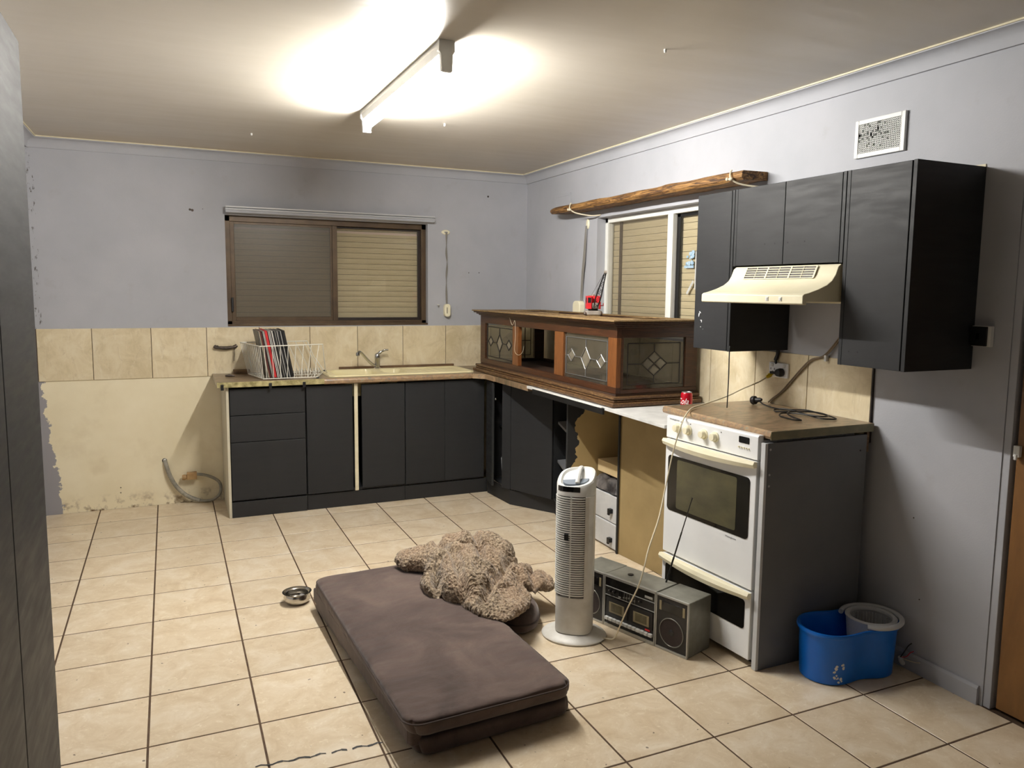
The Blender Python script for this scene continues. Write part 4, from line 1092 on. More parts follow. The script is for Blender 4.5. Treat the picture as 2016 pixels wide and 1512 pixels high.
# ------------------------------------------------------------------ things on the back bench
def rack_and_records():
    t = thing('dish_rack', 'white wire dish rack full of record sleeves on the back bench', 'dish rack', (1.2, .33, .9))
    zb = .908; r = .0024
    FL, RL, FR, RR = Vector((1.012, .150, zb)), Vector((.950, .500, zb)), Vector((1.360, .160, zb)), Vector((1.470, .520, zb))
    zt = 1.125
    tFL, tRL, tFR, tRR = Vector((.990, .105, zt)), Vector((.905, .520, zt)), Vector((1.405, .200, zt)), Vector((1.360, .560, zt))
    frame = MB()
    frame.tube(catmull([FL, FL.lerp(FR, .5), FR], 4), r*1.3, 7); frame.tube([FR, RR], r*1.3, 7); frame.tube([RR, RL], r*1.3, 7); frame.tube([RL, FL], r*1.3, 7)
    frame.tube([tFL, tFR], r*1.4, 7); frame.tube([tRL, tFL], r*1.4, 7); frame.tube([tRL, tRR], r*1.4, 7)
    frame.tube([tFR, Vector((1.44, .30, .93)), Vector((1.47, .40, zb))], r*1.3, 7); frame.tube([tRR, Vector((1.40, .56, 1.02)), RR], r*1.3, 7)
    obj('rim', frame, 'white_wire', t, smooth=True)
    w = MB()
    for k in range(12):
        s = k/11; w.tube([tFL.lerp(tRL, s), FL.lerp(RL, s)], r*.9, 6)
    obj('end_wires', w, 'white_wire', t, smooth=True)
    w = MB()
    for k in range(8):
        s = (k+.5)/8; w.tube([tFL.lerp(tFR, s), FL.lerp(FR, s)], r*.9, 6); w.tube([tRL.lerp(tRR, s), RL.lerp(RR, s)], r*.9, 6)
    obj('side_wires', w, 'white_wire', t, smooth=True)
    w = MB()
    for k in range(19):
        s = (k+.5)/19; w.tube([FL.lerp(FR, s), RL.lerp(RR, s)], r*.8, 6)
    w.tube([FL.lerp(RL, .5), FR.lerp(RR, .5)], r, 6)
    for k in range(9):
        s = .62+.38*k/9; a = FL.lerp(FR, s); b = RL.lerp(RR, s); w.tube([a.lerp(b, .55), a.lerp(b, .62)+Vector((0, 0, .04)), a.lerp(b, .75)+Vector((.01, 0, 0))], r*.8, 6)
    obj('base_wires', w, 'white_wire', t, smooth=True)
    obj('rubber_foot', MB().box(1.462, .50, .9005, 1.482, .53, .916), 'black', t, bevel=.002); obj('rubber_foot', MB().box(1.352, .15, .9005, 1.370, .17, .907), 'black', t, bevel=.002)
    # record sleeves, leaning left
    cols = [('grey and black photo cover', (86, 84, 78), .006), ('cream spine', (214, 204, 176), .004), ('maroon spine', (88, 40, 36), .008), ('black spine', (26, 24, 24), .005), ('grey spine', (150, 146, 140), .011),
            ('thick red spine', (196, 40, 44), .014), ('black spine', (34, 30, 32), .003), ('white spine', (222, 220, 214), .004), ('black spine', (24, 24, 26), .003), ('white spine', (214, 214, 210), .005), ('dark brown spine', (58, 44, 40), .004),
            ('white spine', (226, 222, 212), .007), ('black spine', (22, 20, 22), .010), ('grey spine', (170, 166, 158), .003), ('black spine', (20, 18, 20), .008), ('white spine', (212, 210, 206), .003), ('charcoal spine', (46, 44, 44), .007),
            ('black spine', (26, 24, 26), .006), ('white spine', (208, 206, 200), .003), ('black spine', (18, 17, 18), .008), ('black spine', (24, 22, 22), .013)]
    ords = ['leftmost', 'second', 'third', 'fourth', 'fifth', 'sixth', 'seventh', 'eighth', 'ninth', 'tenth', 'eleventh', 'twelfth', 'thirteenth', 'fourteenth', 'fifteenth', 'sixteenth', 'seventeenth', 'eighteenth', 'nineteenth', 'twentieth', 'rightmost']
    x = 1.040; rnd = random.Random(3); lean = radians(-10.5)
    mats = {}
    for i, (desc, c, th) in enumerate(cols):
        th *= 1.22
        if c not in mats: mats[c] = mat('sleeve_%s' % desc.replace(' ', '_'), c, tuple(max(0, int(v*.85)) for v in c), 14, .45)
        S = .312 + rnd.uniform(-.003, .0015)
        o = thing('record', ('%s record sleeve in the white wire rack, %s' % (ords[i], desc)) if i in (0, 20) else ('%s record sleeve from the left in the white wire rack, %s' % (ords[i], desc)),
                  'record', (x, .165+rnd.uniform(-.004, .006), .9125), 0, 'record sleeves in the dish rack')
        o.rotation_euler = (0, lean, 0)
        obj('sleeve', MB().box(0, 0, 0, th*.93, S, S), mats[c], o, local=True, bevel=min(.001, th*.2), seg=1)
        if i == 0:
            obj('cover_print', MB().box(-.0006, .012, .012, 0, S-.012, S-.05), mat('dark_cover_print', (52, 52, 46), (78, 76, 66), 12, .4), o, local=True)
            fig = MB(); rr = random.Random(6)
            for cy, cz, a, b in ((.14, .21, .022, .028), (.15, .16, .038, .04), (.13, .12, .030, .03), (.165, .13, .02, .05)):
                n = 14; fig.add([(-.0009-.00002*cy, cy+a*cos(2*pi*k/n)*rr.uniform(.8, 1.1), cz+b*sin(2*pi*k/n)*rr.uniform(.8, 1.1)) for k in range(n)], [tuple(range(n))])
            obj('cover_picture', fig, mat('pale_cover_picture', (128, 126, 118), (172, 168, 158), 60, .5), o, local=True)
        x += th/cos(lean)+.0002
rack_and_records()

def bench_bits():
    t = thing('kitchen_knife', 'small knife with dark handle lying at the left end of the bench', 'knife', (.86, .42, .9))
    obj('handle', MB().tube([(.795, .425, .908), (.82, .424, .909), (.855, .42, .907)], [.006, .009, .006], 8), 'knife', t, smooth=True)
    obj('blade', MB().prism([(.855, .411), (.93, .410), (.945, .417), (.855, .426)], .9055, .9072), 'knife', t)
    solo('wooden_block', MB().box(.862, .600, .9005, .968, .645, .928), 'old_wood', 'short brown wooden strip standing at the wall left of the rack', 'wood strip', bevel=.002)
    # soft drink can
    cx, cy = 2.885, -1.875; r = .0305
    z = .9005
    t = thing('drink_can', 'small red soft drink can on the white board beside the stove', 'can', (cx, cy, z))
    obj('can_body', MB().lathe([(.024, 0), (.0295, .006), (r, .012), (r, .076), (.0275, .086), (.0255, .089)], 32, (cx, cy, z)), 'can_red', t, smooth=40)
    obj('can_lid', MB().lathe([(.0255, .089), (.026, .0915), (.0245, .092), (.023, .088), (.001, .088)], 32, (cx, cy, z)), 'alu', t, smooth=40)
    me = text_mesh('Coca-Cola', .037, .35, .0002)
    yaw = math.atan2(-(cy+5.127), -(cx-.462)) + .0
    for v in me.vertices:
        s = v.co.x*.95; a = yaw + radians(-8) + (s - .062)/r
        rr = r+.0004+v.co.z
        v.co = Vector((cx+rr*cos(a), cy+rr*sin(a), z+.044+v.co.y*1.15+ .10*s*.0))
    obj('lettering', me, 'text_white', t)
bench_bits()

def cords():
    # white fan cord: outlet -> worktop -> over the front corner -> down to the fan
    pts = [(3.105, -2.247, 1.118), (3.04, -2.243, 1.082), (2.95, -2.235, 1.052), (2.86, -2.228, 1.018), (2.74, -2.232, .990), (2.64, -2.262, .979), (2.575, -2.315, .977), (2.500, -2.380, 0.958), (2.440, -2.438, 0.931), (2.410, -2.431, 0.821), (2.370, -2.440, 0.671), (2.310, -2.484, 0.556), (2.220, -2.548, 0.456), (2.185, -2.574, 0.396), (2.165, -2.564, 0.310), (2.150, -2.513, 0.202), (2.145, -2.462, 0.100), (2.140, -2.424, 0.031),
           (2.120, -2.366, .012), (2.105, -2.372, .006)]
    t = thing('fan_cord', 'cream power cord running from the outlet over the stove front down to the tower fan', 'cord', (2.5, -2.3, 0))
    obj('cable', MB().tube(catmull(pts, 8), .0032, 8), 'cord_white', t, smooth=True)
    tp = obj('tape_wrap', MB().tube(catmull([(3.108, -2.250, 1.128), (3.098, -2.246, 1.112), (3.075, -2.245, 1.100)], 4), [.006, .009, .010, .009, .010, .011, .009, .008, .006], 8), 'yellow', t, smooth=True); tp['label'] = 'yellow tape'
    # black appliance cord on the worktop
    t = thing('appliance_cord', 'loose black power cord with round plug coiled on the stove worktop', 'cord', (2.97, -2.48, .97))
    z = .976
    p = [(3.005, -2.285, .992), (3.0, -2.32, .982), (3.0, -2.38, z), (3.0, -2.44, z), (3.045, -2.47, z), (3.07, -2.52, z+.004), (3.06, -2.60, z+.003), (3.055, -2.68, z), (3.02, -2.735, z), (2.975, -2.70, z), (2.975, -2.62, z+.003), (2.99, -2.54, z+.006), (2.99, -2.46, z+.006),
         (2.965, -2.43, z), (2.93, -2.48, z), (2.96, -2.53, z+.006), (3.03, -2.60, z+.010), (3.03, -2.68, z+.008), (2.98, -2.70, z+.008), (2.95, -2.62, z+.008), (2.94, -2.56, z+.004), (2.90, -2.545, z+.004), (2.86, -2.575, z), (2.845, -2.63, z), (2.84, -2.685, z), (2.862, -2.70, z), (2.88, -2.64, z), (2.90, -2.58, z+.006), (2.945, -2.54, z+.010)]
    obj('cable', MB().tube(catmull(p, 7), .0032, 7), 'black', t, smooth=True)
    pl = MB(); pl.m = Matrix.Translation((3.01, -2.245, .9925)) @ Euler((radians(80), 0, radians(12))).to_matrix().to_4x4()
    pl.lathe([(.018, -.016), (.0205, -.012), (.020, .004), (.012, .010), (.010, .030), (.006, .040)], 20)
    obj('plug', pl, 'black', t, smooth=40)
    # grey twin cable on the tiles
    t = thing('wall_cable', 'grey-brown twin cable drooping across the tiles above the stove worktop', 'cable', (3.115, -2.43, .98))
    for d in (0, .010):
        pts = [(3.120, -2.66+d, 1.33), (3.120, -2.60+d, 1.262), (3.121, -2.555+d, 1.225), (3.121, -2.49+d, 1.205), (3.12, -2.44+d, 1.165), (3.12, -2.37+d, 1.095), (3.12, -2.31+d, 1.035), (3.118, -2.255+d, .995), (3.116, -2.235+d*1.4, .974)]
        obj('cable', MB().tube(catmull(pts, 6), .0036, 8), 'cord_grey', t, smooth=True)
    obj('cable_clip', MB().box(3.112, -2.575, 1.205, 3.128, -2.562, 1.232), 'white_plastic', t, bevel=.002)
    # sooty cable from the outlet up to the cabinet
    t = thing('hood_cable', 'short black cable rising from the outlet to the wall cabinet', 'cable', (3.12, -2.27, 1.17))
    obj('cable', MB().tube(catmull([(3.118, -2.262, 1.166), (3.116, -2.258, 1.185), (3.117, -2.268, 1.21), (3.117, -2.270, 1.2355)], 6), [.006]*6+[.009]*13, 8), 'black', t, smooth=True)
    # washing machine hose
    t = thing('waste_hose', 'grey waste hose looping out of the wall hole beside the bench end', 'hose', (.55, .63, 0))
    obj('wall_hole', MB().lathe([(.016, 0), (.016, -.0012)], 16, (.402, YB-.0005, .308), axis='y'), 'gap', t)
    pts = [(.402, .675, .312), (.408, .650, .290), (.420, .638, .245), (.440, .632, .185), (.475, .628, .12), (.525, .622, .065), (.585, .612, .030), (.64, .600, .016), (.70, .592, .020), (.745, .595, .055), (.755, .602, .105), (.74, .608, .145), (.70, .612, .175), (.65, .618, .195), (.60, .62, .205)]
    pp = catmull(pts, 9)
    obj('hose_pipe', MB().tube(pp, [(.0135 if i < 60 else .0095)+(.0012 if i % 2 else 0) for i in range(len(pp))], 12), 'hose', t, smooth=30)
    obj('hose_coupling', MB().tube([(.402, .668, .314), (.412, .645, .278)], .0115, 12), 'white_plastic', t, smooth=True)
    tb = MB().box(.538, .600, .172, .602, .640, .222)
    obj('tap_box', tb, 'brass_box', t, bevel=.004)
    obj('tap_fitting', MB().lathe([(.017, -.02), (.020, -.005), (.014, .010)], 14, (.528, .625, .188), axis='x'), 'brass_box', t, smooth=True)
    # loose wires by the skirting
    t = thing('loose_wires', 'cut cable end with coloured wires at the skirting behind the blue bucket', 'wires', (3.1, -3.04, 0))
    obj('conduit_end', MB().tube([(3.118, -3.06, .020), (3.10, -3.064, .038), (3.095, -3.066, .052)], .010, 10), 'white_plastic', t, smooth=True)
    obj('black_wire', MB().tube(catmull([(3.096, -3.064, .05), (3.10, -3.075, .075), (3.112, -3.085, .105), (3.118, -3.094, .118)], 5), .0022, 6), 'black', t)
    obj('red_wire', MB().tube(catmull([(3.096, -3.064, .05), (3.105, -3.085, .062), (3.108, -3.098, .082), (3.112, -3.110, .092)], 5), .0018, 6), 'red', t)
    obj('white_wire', MB().tube(catmull([(3.096, -3.064, .05), (3.10, -3.09, .050), (3.108, -3.12, .052), (3.112, -3.14, .058)], 5), .0018, 6), 'cord_white', t)
cords()

# ------------------------------------------------------------------ tower fan
def fan():
    t = thing('tower_fan', 'white tower fan with horizontal slats standing on the floor before the boombox', 'fan', (2.035, -2.262, 0), radians(-38))
    def L(n_, mb, m, p=t, **k): return obj(n_, mb, m, p, local=True, **k)
    L('base', MB().lathe([(.140, .001), (.143, .008), (.138, .014), (.10, .026), (.055, .036)], 48, sx=1.0, sy=.86), 'fan_white', smooth=50)
    R = .083
    def sect(n=20, front=.078, back=.070):
        P = []
        for k in range(n):
            a = 2*pi*k/n; e = .72
            x = R*abs(cos(a))**e*(1 if cos(a) >= 0 else -1); y = (back if sin(a) > 0 else front)*abs(sin(a))**e*(1 if sin(a) >= 0 else -1)
            P.append((x, y))
        return P
    S = sect(28)
    L('lower_body', MB().prism([(x*.98, y*.98) for x, y in S], .032, .195), 'fan_white', smooth=35, bevel=.002)
    # back shell (open at the front slat window)
    shell = [p for p in S if p[1] > -.028]
    outer = sorted(shell, key=lambda p: math.atan2(p[1], p[0]) if math.atan2(p[1], p[0]) > -1.2 else 9)
    out = [(R*.985, -.040), (R, -.02)] + [p for p in sorted([q for q in S if q[1] > -.01], key=lambda p: math.atan2(p[1], p[0]) % (2*pi) if (math.atan2(p[1], p[0]) % (2*pi)) < 4.5 else -1)] + [(-R*.98, -.004)]
    inn = [(x*.90, y*.90) for x, y in out][::-1]
    L('back_shell', MB().prism(out+inn, .195, .640), 'fan_white', smooth=35)
    L('inner_drum', MB().lathe([(.052, .195), (.052, .64)], 24, (0, -.005, 0)), mat('dusty_rotor', (96, 68, 60), (140, 112, 102), 30, .7), smooth=True)
    L('inner_shade', MB().box(-.062, -.055, .195, -.020, -.048, .64), 'black')
    # slats
    base = None; N = 44
    arc = [(R*1.02*cos(a), -.012+(-.071)*abs(sin(a))**.8) for a in [radians(180+180*k/18) for k in range(19)]]
    arc = [(min(x, R*.60) if x > R*.60 else x, y) for x, y in arc if x <= R*.66]
    def slat():
        mb = MB(); o = [(x, y) for x, y in arc]; i_ = [(x*.93, y+.006) for x, y in arc][::-1]
        return mb.prism(o+i_, 0, .0052)
    for k in range(N):
        z = .205+k*(.425/(N-1))
        if base is None: base = L('slat', slat(), 'white_plastic'); base.location.z = z
        else:
            c = base.copy(); COL.objects.link(c); c.parent = t; c.location = (0, 0, z)
    L('side_cover', MB().prism([(R*.62, -.0765), (R*.80, -.066), (R*.985, -.042), (R*.90, -.036), (R*.62, -.068)], .195, .640), 'fan_white')
    L('centre_rib', MB().box(-.012, -.0825, .198, -.006, -.076, .638), 'fan_white')
    L('badge', MB().box(-.036, -.086, .452, -.018, -.074, .478), 'black', bevel=.001)
    # head with slanting top
    vs_ = []; fs = []; n = len(S)
    def zt(x, y): return .705 + .38*(y+.02) + .12*x
    for x, y in S: vs_.append((x, y, .640))
    for x, y in S: vs_.append((x, y, zt(x, y)-.008))
    for x, y in S: vs_.append((x*.94, y*.94, zt(x, y)))
    for x, y in S: vs_.append((x*.80, y*.80, zt(x, y)+.001))
    for x, y in S: vs_.append((x*.72, y*.72, zt(x, y)-.010))
    for r_ in range(4):
        for k in range(n): fs.append((r_*n+k, r_*n+(k+1) % n, (r_+1)*n+(k+1) % n, (r_+1)*n+k))
    fs += [tuple(range(n-1, -1, -1)), tuple(range(4*n, 5*n))]
    L('head', MB().add(vs_, fs), 'white_plastic', smooth=35)
    hn = MB(); pts = []
    for k in range(13):
        u = -1+2*k/12; y = .055*u; pts.append((.012, y, zt(0, y)+.004+.018*(1-u*u)))
    hn.tube(pts, .010, 8); L('carry_handle', hn, 'white_plastic', smooth=True)
    bp = [(x*.70, y*.70) for x, y in S if y < -.02]
    L('button_panel', MB().add([(x, y, zt(x, y)-.002) for x, y in bp]+[(x, y, zt(x, y)-.012) for x, y in bp], [tuple(range(len(bp))), tuple(range(2*len(bp)-1, len(bp)-1, -1))]+[(k, (k+1) % len(bp), len(bp)+(k+1) % len(bp), len(bp)+k) for k in range(len(bp))]), 'button_grey')
    disp = MB(); F = [p for p in S if p[1] < -.045 and p[0] < .045]
    F = sorted(F); oo = [(x*1.008, y*1.008) for x, y in F]; ii = [(x*.96, y*.96) for x, y in F][::-1]
    disp.prism(oo+ii, .660, .682); L('display', disp, 'black_gloss')
fan()

# ------------------------------------------------------------------ boombox
def boombox():
    ang = math.atan2(-.95, .313)
    t = thing('boombox', 'silver twin-cassette boombox with detachable speakers and raised aerial on the floor', 'boombox', (2.206, -2.226, 0), ang)
    H = .240; D = .165; Wc = .288; Ws = .165
    def L(n_, mb, m, p=t, **k): return obj(n_, mb, m, p, local=True, **k)
    def fr(x0, z0, x1, z1, y0, y1): return MB().box(x0, y0, z0, x1, y1, z1)
    m = L('centre_unit', MB().box(.001, .010, .001, Wc-.001, D-.01, H), 'silver', bevel=.004)
    bz = MB()
    for a in ((.0, .0, .006, H), (Wc-.006, .0, Wc, H), (.006, .228, Wc-.006, H), (.006, .0, Wc-.006, .016), (.006, .186, Wc-.006, .189), (.006, .146, Wc-.006, .149)): bz.add(*(lambda q: (q.v, q.f))(fr(a[0], a[1]+.001, a[2], a[3], .0, .0095)))
    L('trim', bz, 'silver_bright', m, bevel=.001)
    L('tuner_band', fr(.006, .189, Wc-.006, .228, .004, .0098), 'black_gloss', m)
    L('badge', fr(Wc-.060, .198, Wc-.018, .208, .002, .004), 'silver_bright', m, bevel=.001)
    L('control_band', fr(.006, .149, Wc-.006, .186, .004, .0098), 'dark_front', m)
    for x in (.035, .058, .205): L('dial', MB().lathe([(.007, .004), (.0065, -.005), (.001, -.006)], 16, (x, 0, .170), axis='y'), 'dark_front', m, smooth=30); L('dial_mark', fr(x-.004, .171, x-.002, .176, -.0062, -.004), 'silver_bright', m)
    for k in range(5): x = .115+k*.015; L('slider', MB().box(x-.001, .002, .153, x+.001, .004, .183).box(x-.0035, -.003, .158+.003*(k % 3), x+.0035, .003, .164+.003*(k % 3)), 'silver', m)
    L('rocker_keys', fr(.085, .154, .100, .182, .0, .004), 'black_gloss', m, bevel=.001); L('rocker_keys', fr(.086, .154, .099, .160, -.002, .0), 'silver_bright', m)
    L('cassette_bay', fr(.006, .016, Wc-.006, .146, .005, .0098), 'dark_front', m)
    for x in (.014, .152):
        cw = L('cassette_door', fr(x, .060, x+.122, .140, .001, .005), 'dark_front', m, bevel=.002)
        L('cassette_rim', fr(x+.018, .072, x+.104, .120, -.0005, .001), 'cassette_frame', cw)
        L('cassette_window', fr(x+.030, .080, x+.092, .116, -.0012, -.0005), 'cassette', cw)
    for k in range(12):
        x = .012+k*.0222
        L('key', MB().box(x, -.008, .034, x+.0195, .005, .048), 'white_plastic', m, bevel=.0015)
    L('red_label', fr(.236, .054, .262, .062, .0, .002), 'red', m)
    L('aerial_socket', MB().lathe([(.012, 0), (.014, .004), (.008, .004)], 14, (.09, .075, H-.001)), 'black', m)
    # speakers
    def speaker(x0, name_label):
        s = L('speaker', MB().box(x0+.001, .010, .001, x0+Ws-.001, D, H-.002), 'silver', bevel=.004); s['label'] = name_label
        tr = MB()
        for a in ((0, 0, .006, H), (Ws-.006, 0, Ws, H), (.006, H-.010, Ws-.006, H), (.006, 0, Ws-.006, .012)): q = fr(x0+a[0], a[1]+.001, x0+a[2], a[3]-.001, .0, .0095); tr.add(q.v, q.f)
        L('speaker_trim', tr, 'silver_bright', s, bevel=.001)
        L('speaker_front', fr(x0+.006, .012, x0+Ws-.006, H-.010, .003, .0098), 'dark_front', s)
        L('speaker_cone', MB().lathe([(.058, .003), (.058, .001), (.02, .0022), (.001, .001)], 32, (x0+Ws/2, 0, .088), axis='y'), 'speaker', s, smooth=True)
        L('cone_cap', MB().lathe([(.014, .0015), (.010, -.001), (.001, -.002)], 18, (x0+Ws/2, 0, .088), axis='y'), 'dark_front', s, smooth=True)
        ring = [(x0+Ws/2+.060*cos(2*pi*k/40), .0012, .088+.060*sin(2*pi*k/40)) for k in range(40)]
        L('speaker_ring', MB().tube(ring, .0022, 6, closed=True), 'silver', s, smooth=True)
        L('tweeter', MB().box(x0+.030, .0005, .172, x0+Ws-.030, .003, .212), 'black_gloss', s, bevel=.001)
        for a, b in ((.018, .029), (Ws-.029, Ws-.018)): L('tweeter_side', fr(x0+a, .172, x0+b, .212, .001, .003), 'cassette_frame', s)
    speaker(Wc+.002, 'right speaker'); speaker(-Ws-.002, 'left speaker')
    # aerial
    a = Vector((Wc-.040, D-.040, H)); 
    mw = Matrix.Translation((2.206, -2.226, 0)) @ Matrix.Rotation(ang, 4, 'Z')
    tip = mw.inverted() @ Vector((2.425, -2.556, .650))
    L('aerial', MB().tube([a, a.lerp(tip, .30), a.lerp(tip, .31), a.lerp(tip, .6), a.lerp(tip, .61), a.lerp(tip, .97), tip], [.0042, .0042, .0034, .0034, .0025, .0022, .0036], 8), 'black', smooth=True)
boombox()

# ------------------------------------------------------------------ soft things
def soft_slab(corners_b, corners_t, z0, z1, r, nx, ny, bulge, wr, seed):
    """padded slab; corners NL NR FR FL bottom / top"""
    mb = MB(); nz = 6
    def bil(c, u, v):
        a = Vector(c[0]).lerp(Vector(c[1]), u); b = Vector(c[3]).lerp(Vector(c[2]), u); return a.lerp(b, v)
    L_, W_ = 1.38, .62
    def surf(u, v, w):
        # u,v,w in 0..1 on cube surface -> rounded
        p = Vector((u*W_, v*L_, w*(z1-z0)))
        q = Vector((min(max(p.x, r), W_-r), min(max(p.y, r), L_-r), min(max(p.z, r), (z1-z0)-r)))
        d = p-q
        if d.length > 1e-9: d = d.normalized()*r
        p = q+d; uu, vv, ww = p.x/W_, p.y/L_, p.z/(z1-z0)
        xy = bil(corners_b, uu, vv).lerp(bil(corners_t, uu, vv), ww)
        z = z0+p.z
        RP = .065; X_, Y_ = p.x, p.y
        dx = max(RP-X_, 0, X_-(W_-RP)); dy = max(RP-Y_, 0, Y_-(L_-RP)); dd = sqrt(dx*dx+dy*dy)
        if dx > 0 and dy > 0:
            mx = max(dx, dy)          # square to circle
            cx_ = RP if X_ < RP else W_-RP; cy_ = RP if Y_ < RP else L_-RP
            X_, Y_ = cx_+(X_-cx_)*mx/dd, cy_+(Y_-cy_)*mx/dd
            xy = bil(corners_b, X_/W_, Y_/L_).lerp(bil(corners_t, X_/W_, Y_/L_), ww)
        k = max(0, (4*uu*(1-uu)))**.5*max(0, 4*vv*(1-vv))**.5
        if ww > .9 and 1: z += min(1, k*3)*0 + bulge*k*(1) + wr*(noise.noise(Vector((xy.x*5, xy.y*13, seed)))*.5+.6*noise.noise(Vector((xy.x*11, xy.y*34, seed+5)))*(1-k*.6))
        return (xy.x+.004*noise.noise(Vector((xy.x*4, xy.y*20, seed+w))), xy.y+.004*noise.noise(Vector((xy.x*9, xy.y*4, seed+2+w))), z)
    def grid(fn, na, nb):
        o = len(mb.v)
        for j in range(nb+1):
            for i in range(na+1): mb.v.append(fn(i/na, j/nb))
        for j in range(nb):
            for i in range(na): mb.f.append((o+j*(na+1)+i, o+j*(na+1)+i+1, o+(j+1)*(na+1)+i+1, o+(j+1)*(na+1)+i))
    grid(lambda a, b: surf(a, b, 1), nx, ny); grid(lambda a, b: surf(a, b, 0), nx, ny)
    grid(lambda a, b: surf(a, 0, b), nx, nz); grid(lambda a, b: surf(a, 1, b), nx, nz)
    grid(lambda a, b: surf(0, a, b), ny, nz); grid(lambda a, b: surf(1, a, b), ny, nz)
    me = mb.mesh('slab'); bm = bmesh.new(); bm.from_mesh(me); bmesh.ops.remove_doubles(bm, verts=bm.verts, dist=.0006); bm.to_mesh(me); bm.free()
    return me, bil
def mattress():
    t = thing('folded_mattress', 'brown suede folded foam mattress lying on the floor tiles', 'mattress', (1.38, -2.2, 0))
    b0 = [(1.140, -2.880, 0), (1.738, -2.832, 0), (1.640, -1.500, 0), (1.034, -1.520, 0)]
    m0 = [(1.120, -2.885, 0), (1.722, -2.846, 0), (1.640, -1.500, 0), (1.036, -1.520, 0)]
    t0 = [(1.088, -2.915, 0), (1.705, -2.890, 0), (1.632, -1.500, 0), (1.038, -1.520, 0)]
    me, bil = soft_slab(b0, m0, .001, .068, .022, 60, 110, .004, .001, 3); obj('lower_cushion', me, 'suede', t, smooth=60)
    me, bil = soft_slab(m0, t0, .072, .150, .026, 90, 160, .010, .005, 9); obj('upper_cushion', me, 'suede', t, smooth=60)
    pts = []
    r = .05
    for (X_, Y_) in rrect(.004, .004, .616, 1.376, .060, 6):
        u, v = X_/.62, Y_/1.38;
        p = bil(t0, u, v); pts.append((p.x, p.y, .139))
    q = []
    for i in range(len(pts)):
        a_, b_ = Vector(pts[i]), Vector(pts[(i+1) % len(pts)]); m_ = max(1, int((b_-a_).length/.03)); q += [a_.lerp(b_, k/m_) for k in range(m_)]
    obj('piping', MB().tube(q, .0032, 6, closed=True), 'suede_dark', t, smooth=True)
    # hinge fold on the left side joins the two cushions
    mb = MB().prism([(1.128-.016, -2.84), (1.128-.006, -2.86), (1.128+.03, -2.86), (1.06, -1.54), (1.034, -1.54)], .040, .105)
    obj('fold_cover', mb, 'suede', t, bevel=.006)
mattress()

def dog_cushion():
    cx, cy, rx, ry, h = 1.835, -1.985, .128, .215, .105
    mb = MB(); prof = [(.05, .001), (.86, .002), (.97, .018), (1.0, .045), (1.0, .052), (.97, .075), (.86, .096), (.5, .108), (.01, .110)]
    mb.lathe(prof, 40, (cx, cy, 0), sx=rx, sy=ry)
    t = thing('round_cushion', 'dark brown rounded cushion poking out under the fleece blanket', 'cushion', (cx, cy, 0))
    obj('cushion_body', mb, 'suede', t, smooth=50)
    ring = [(cx+rx*1.0*cos(2*pi*k/48), cy+ry*1.0*sin(2*pi*k/48), .050) for k in range(48)]
    obj('piping', MB().tube(ring, .0042, 6, closed=True), 'suede_dark', t, smooth=True)
dog_cushion()

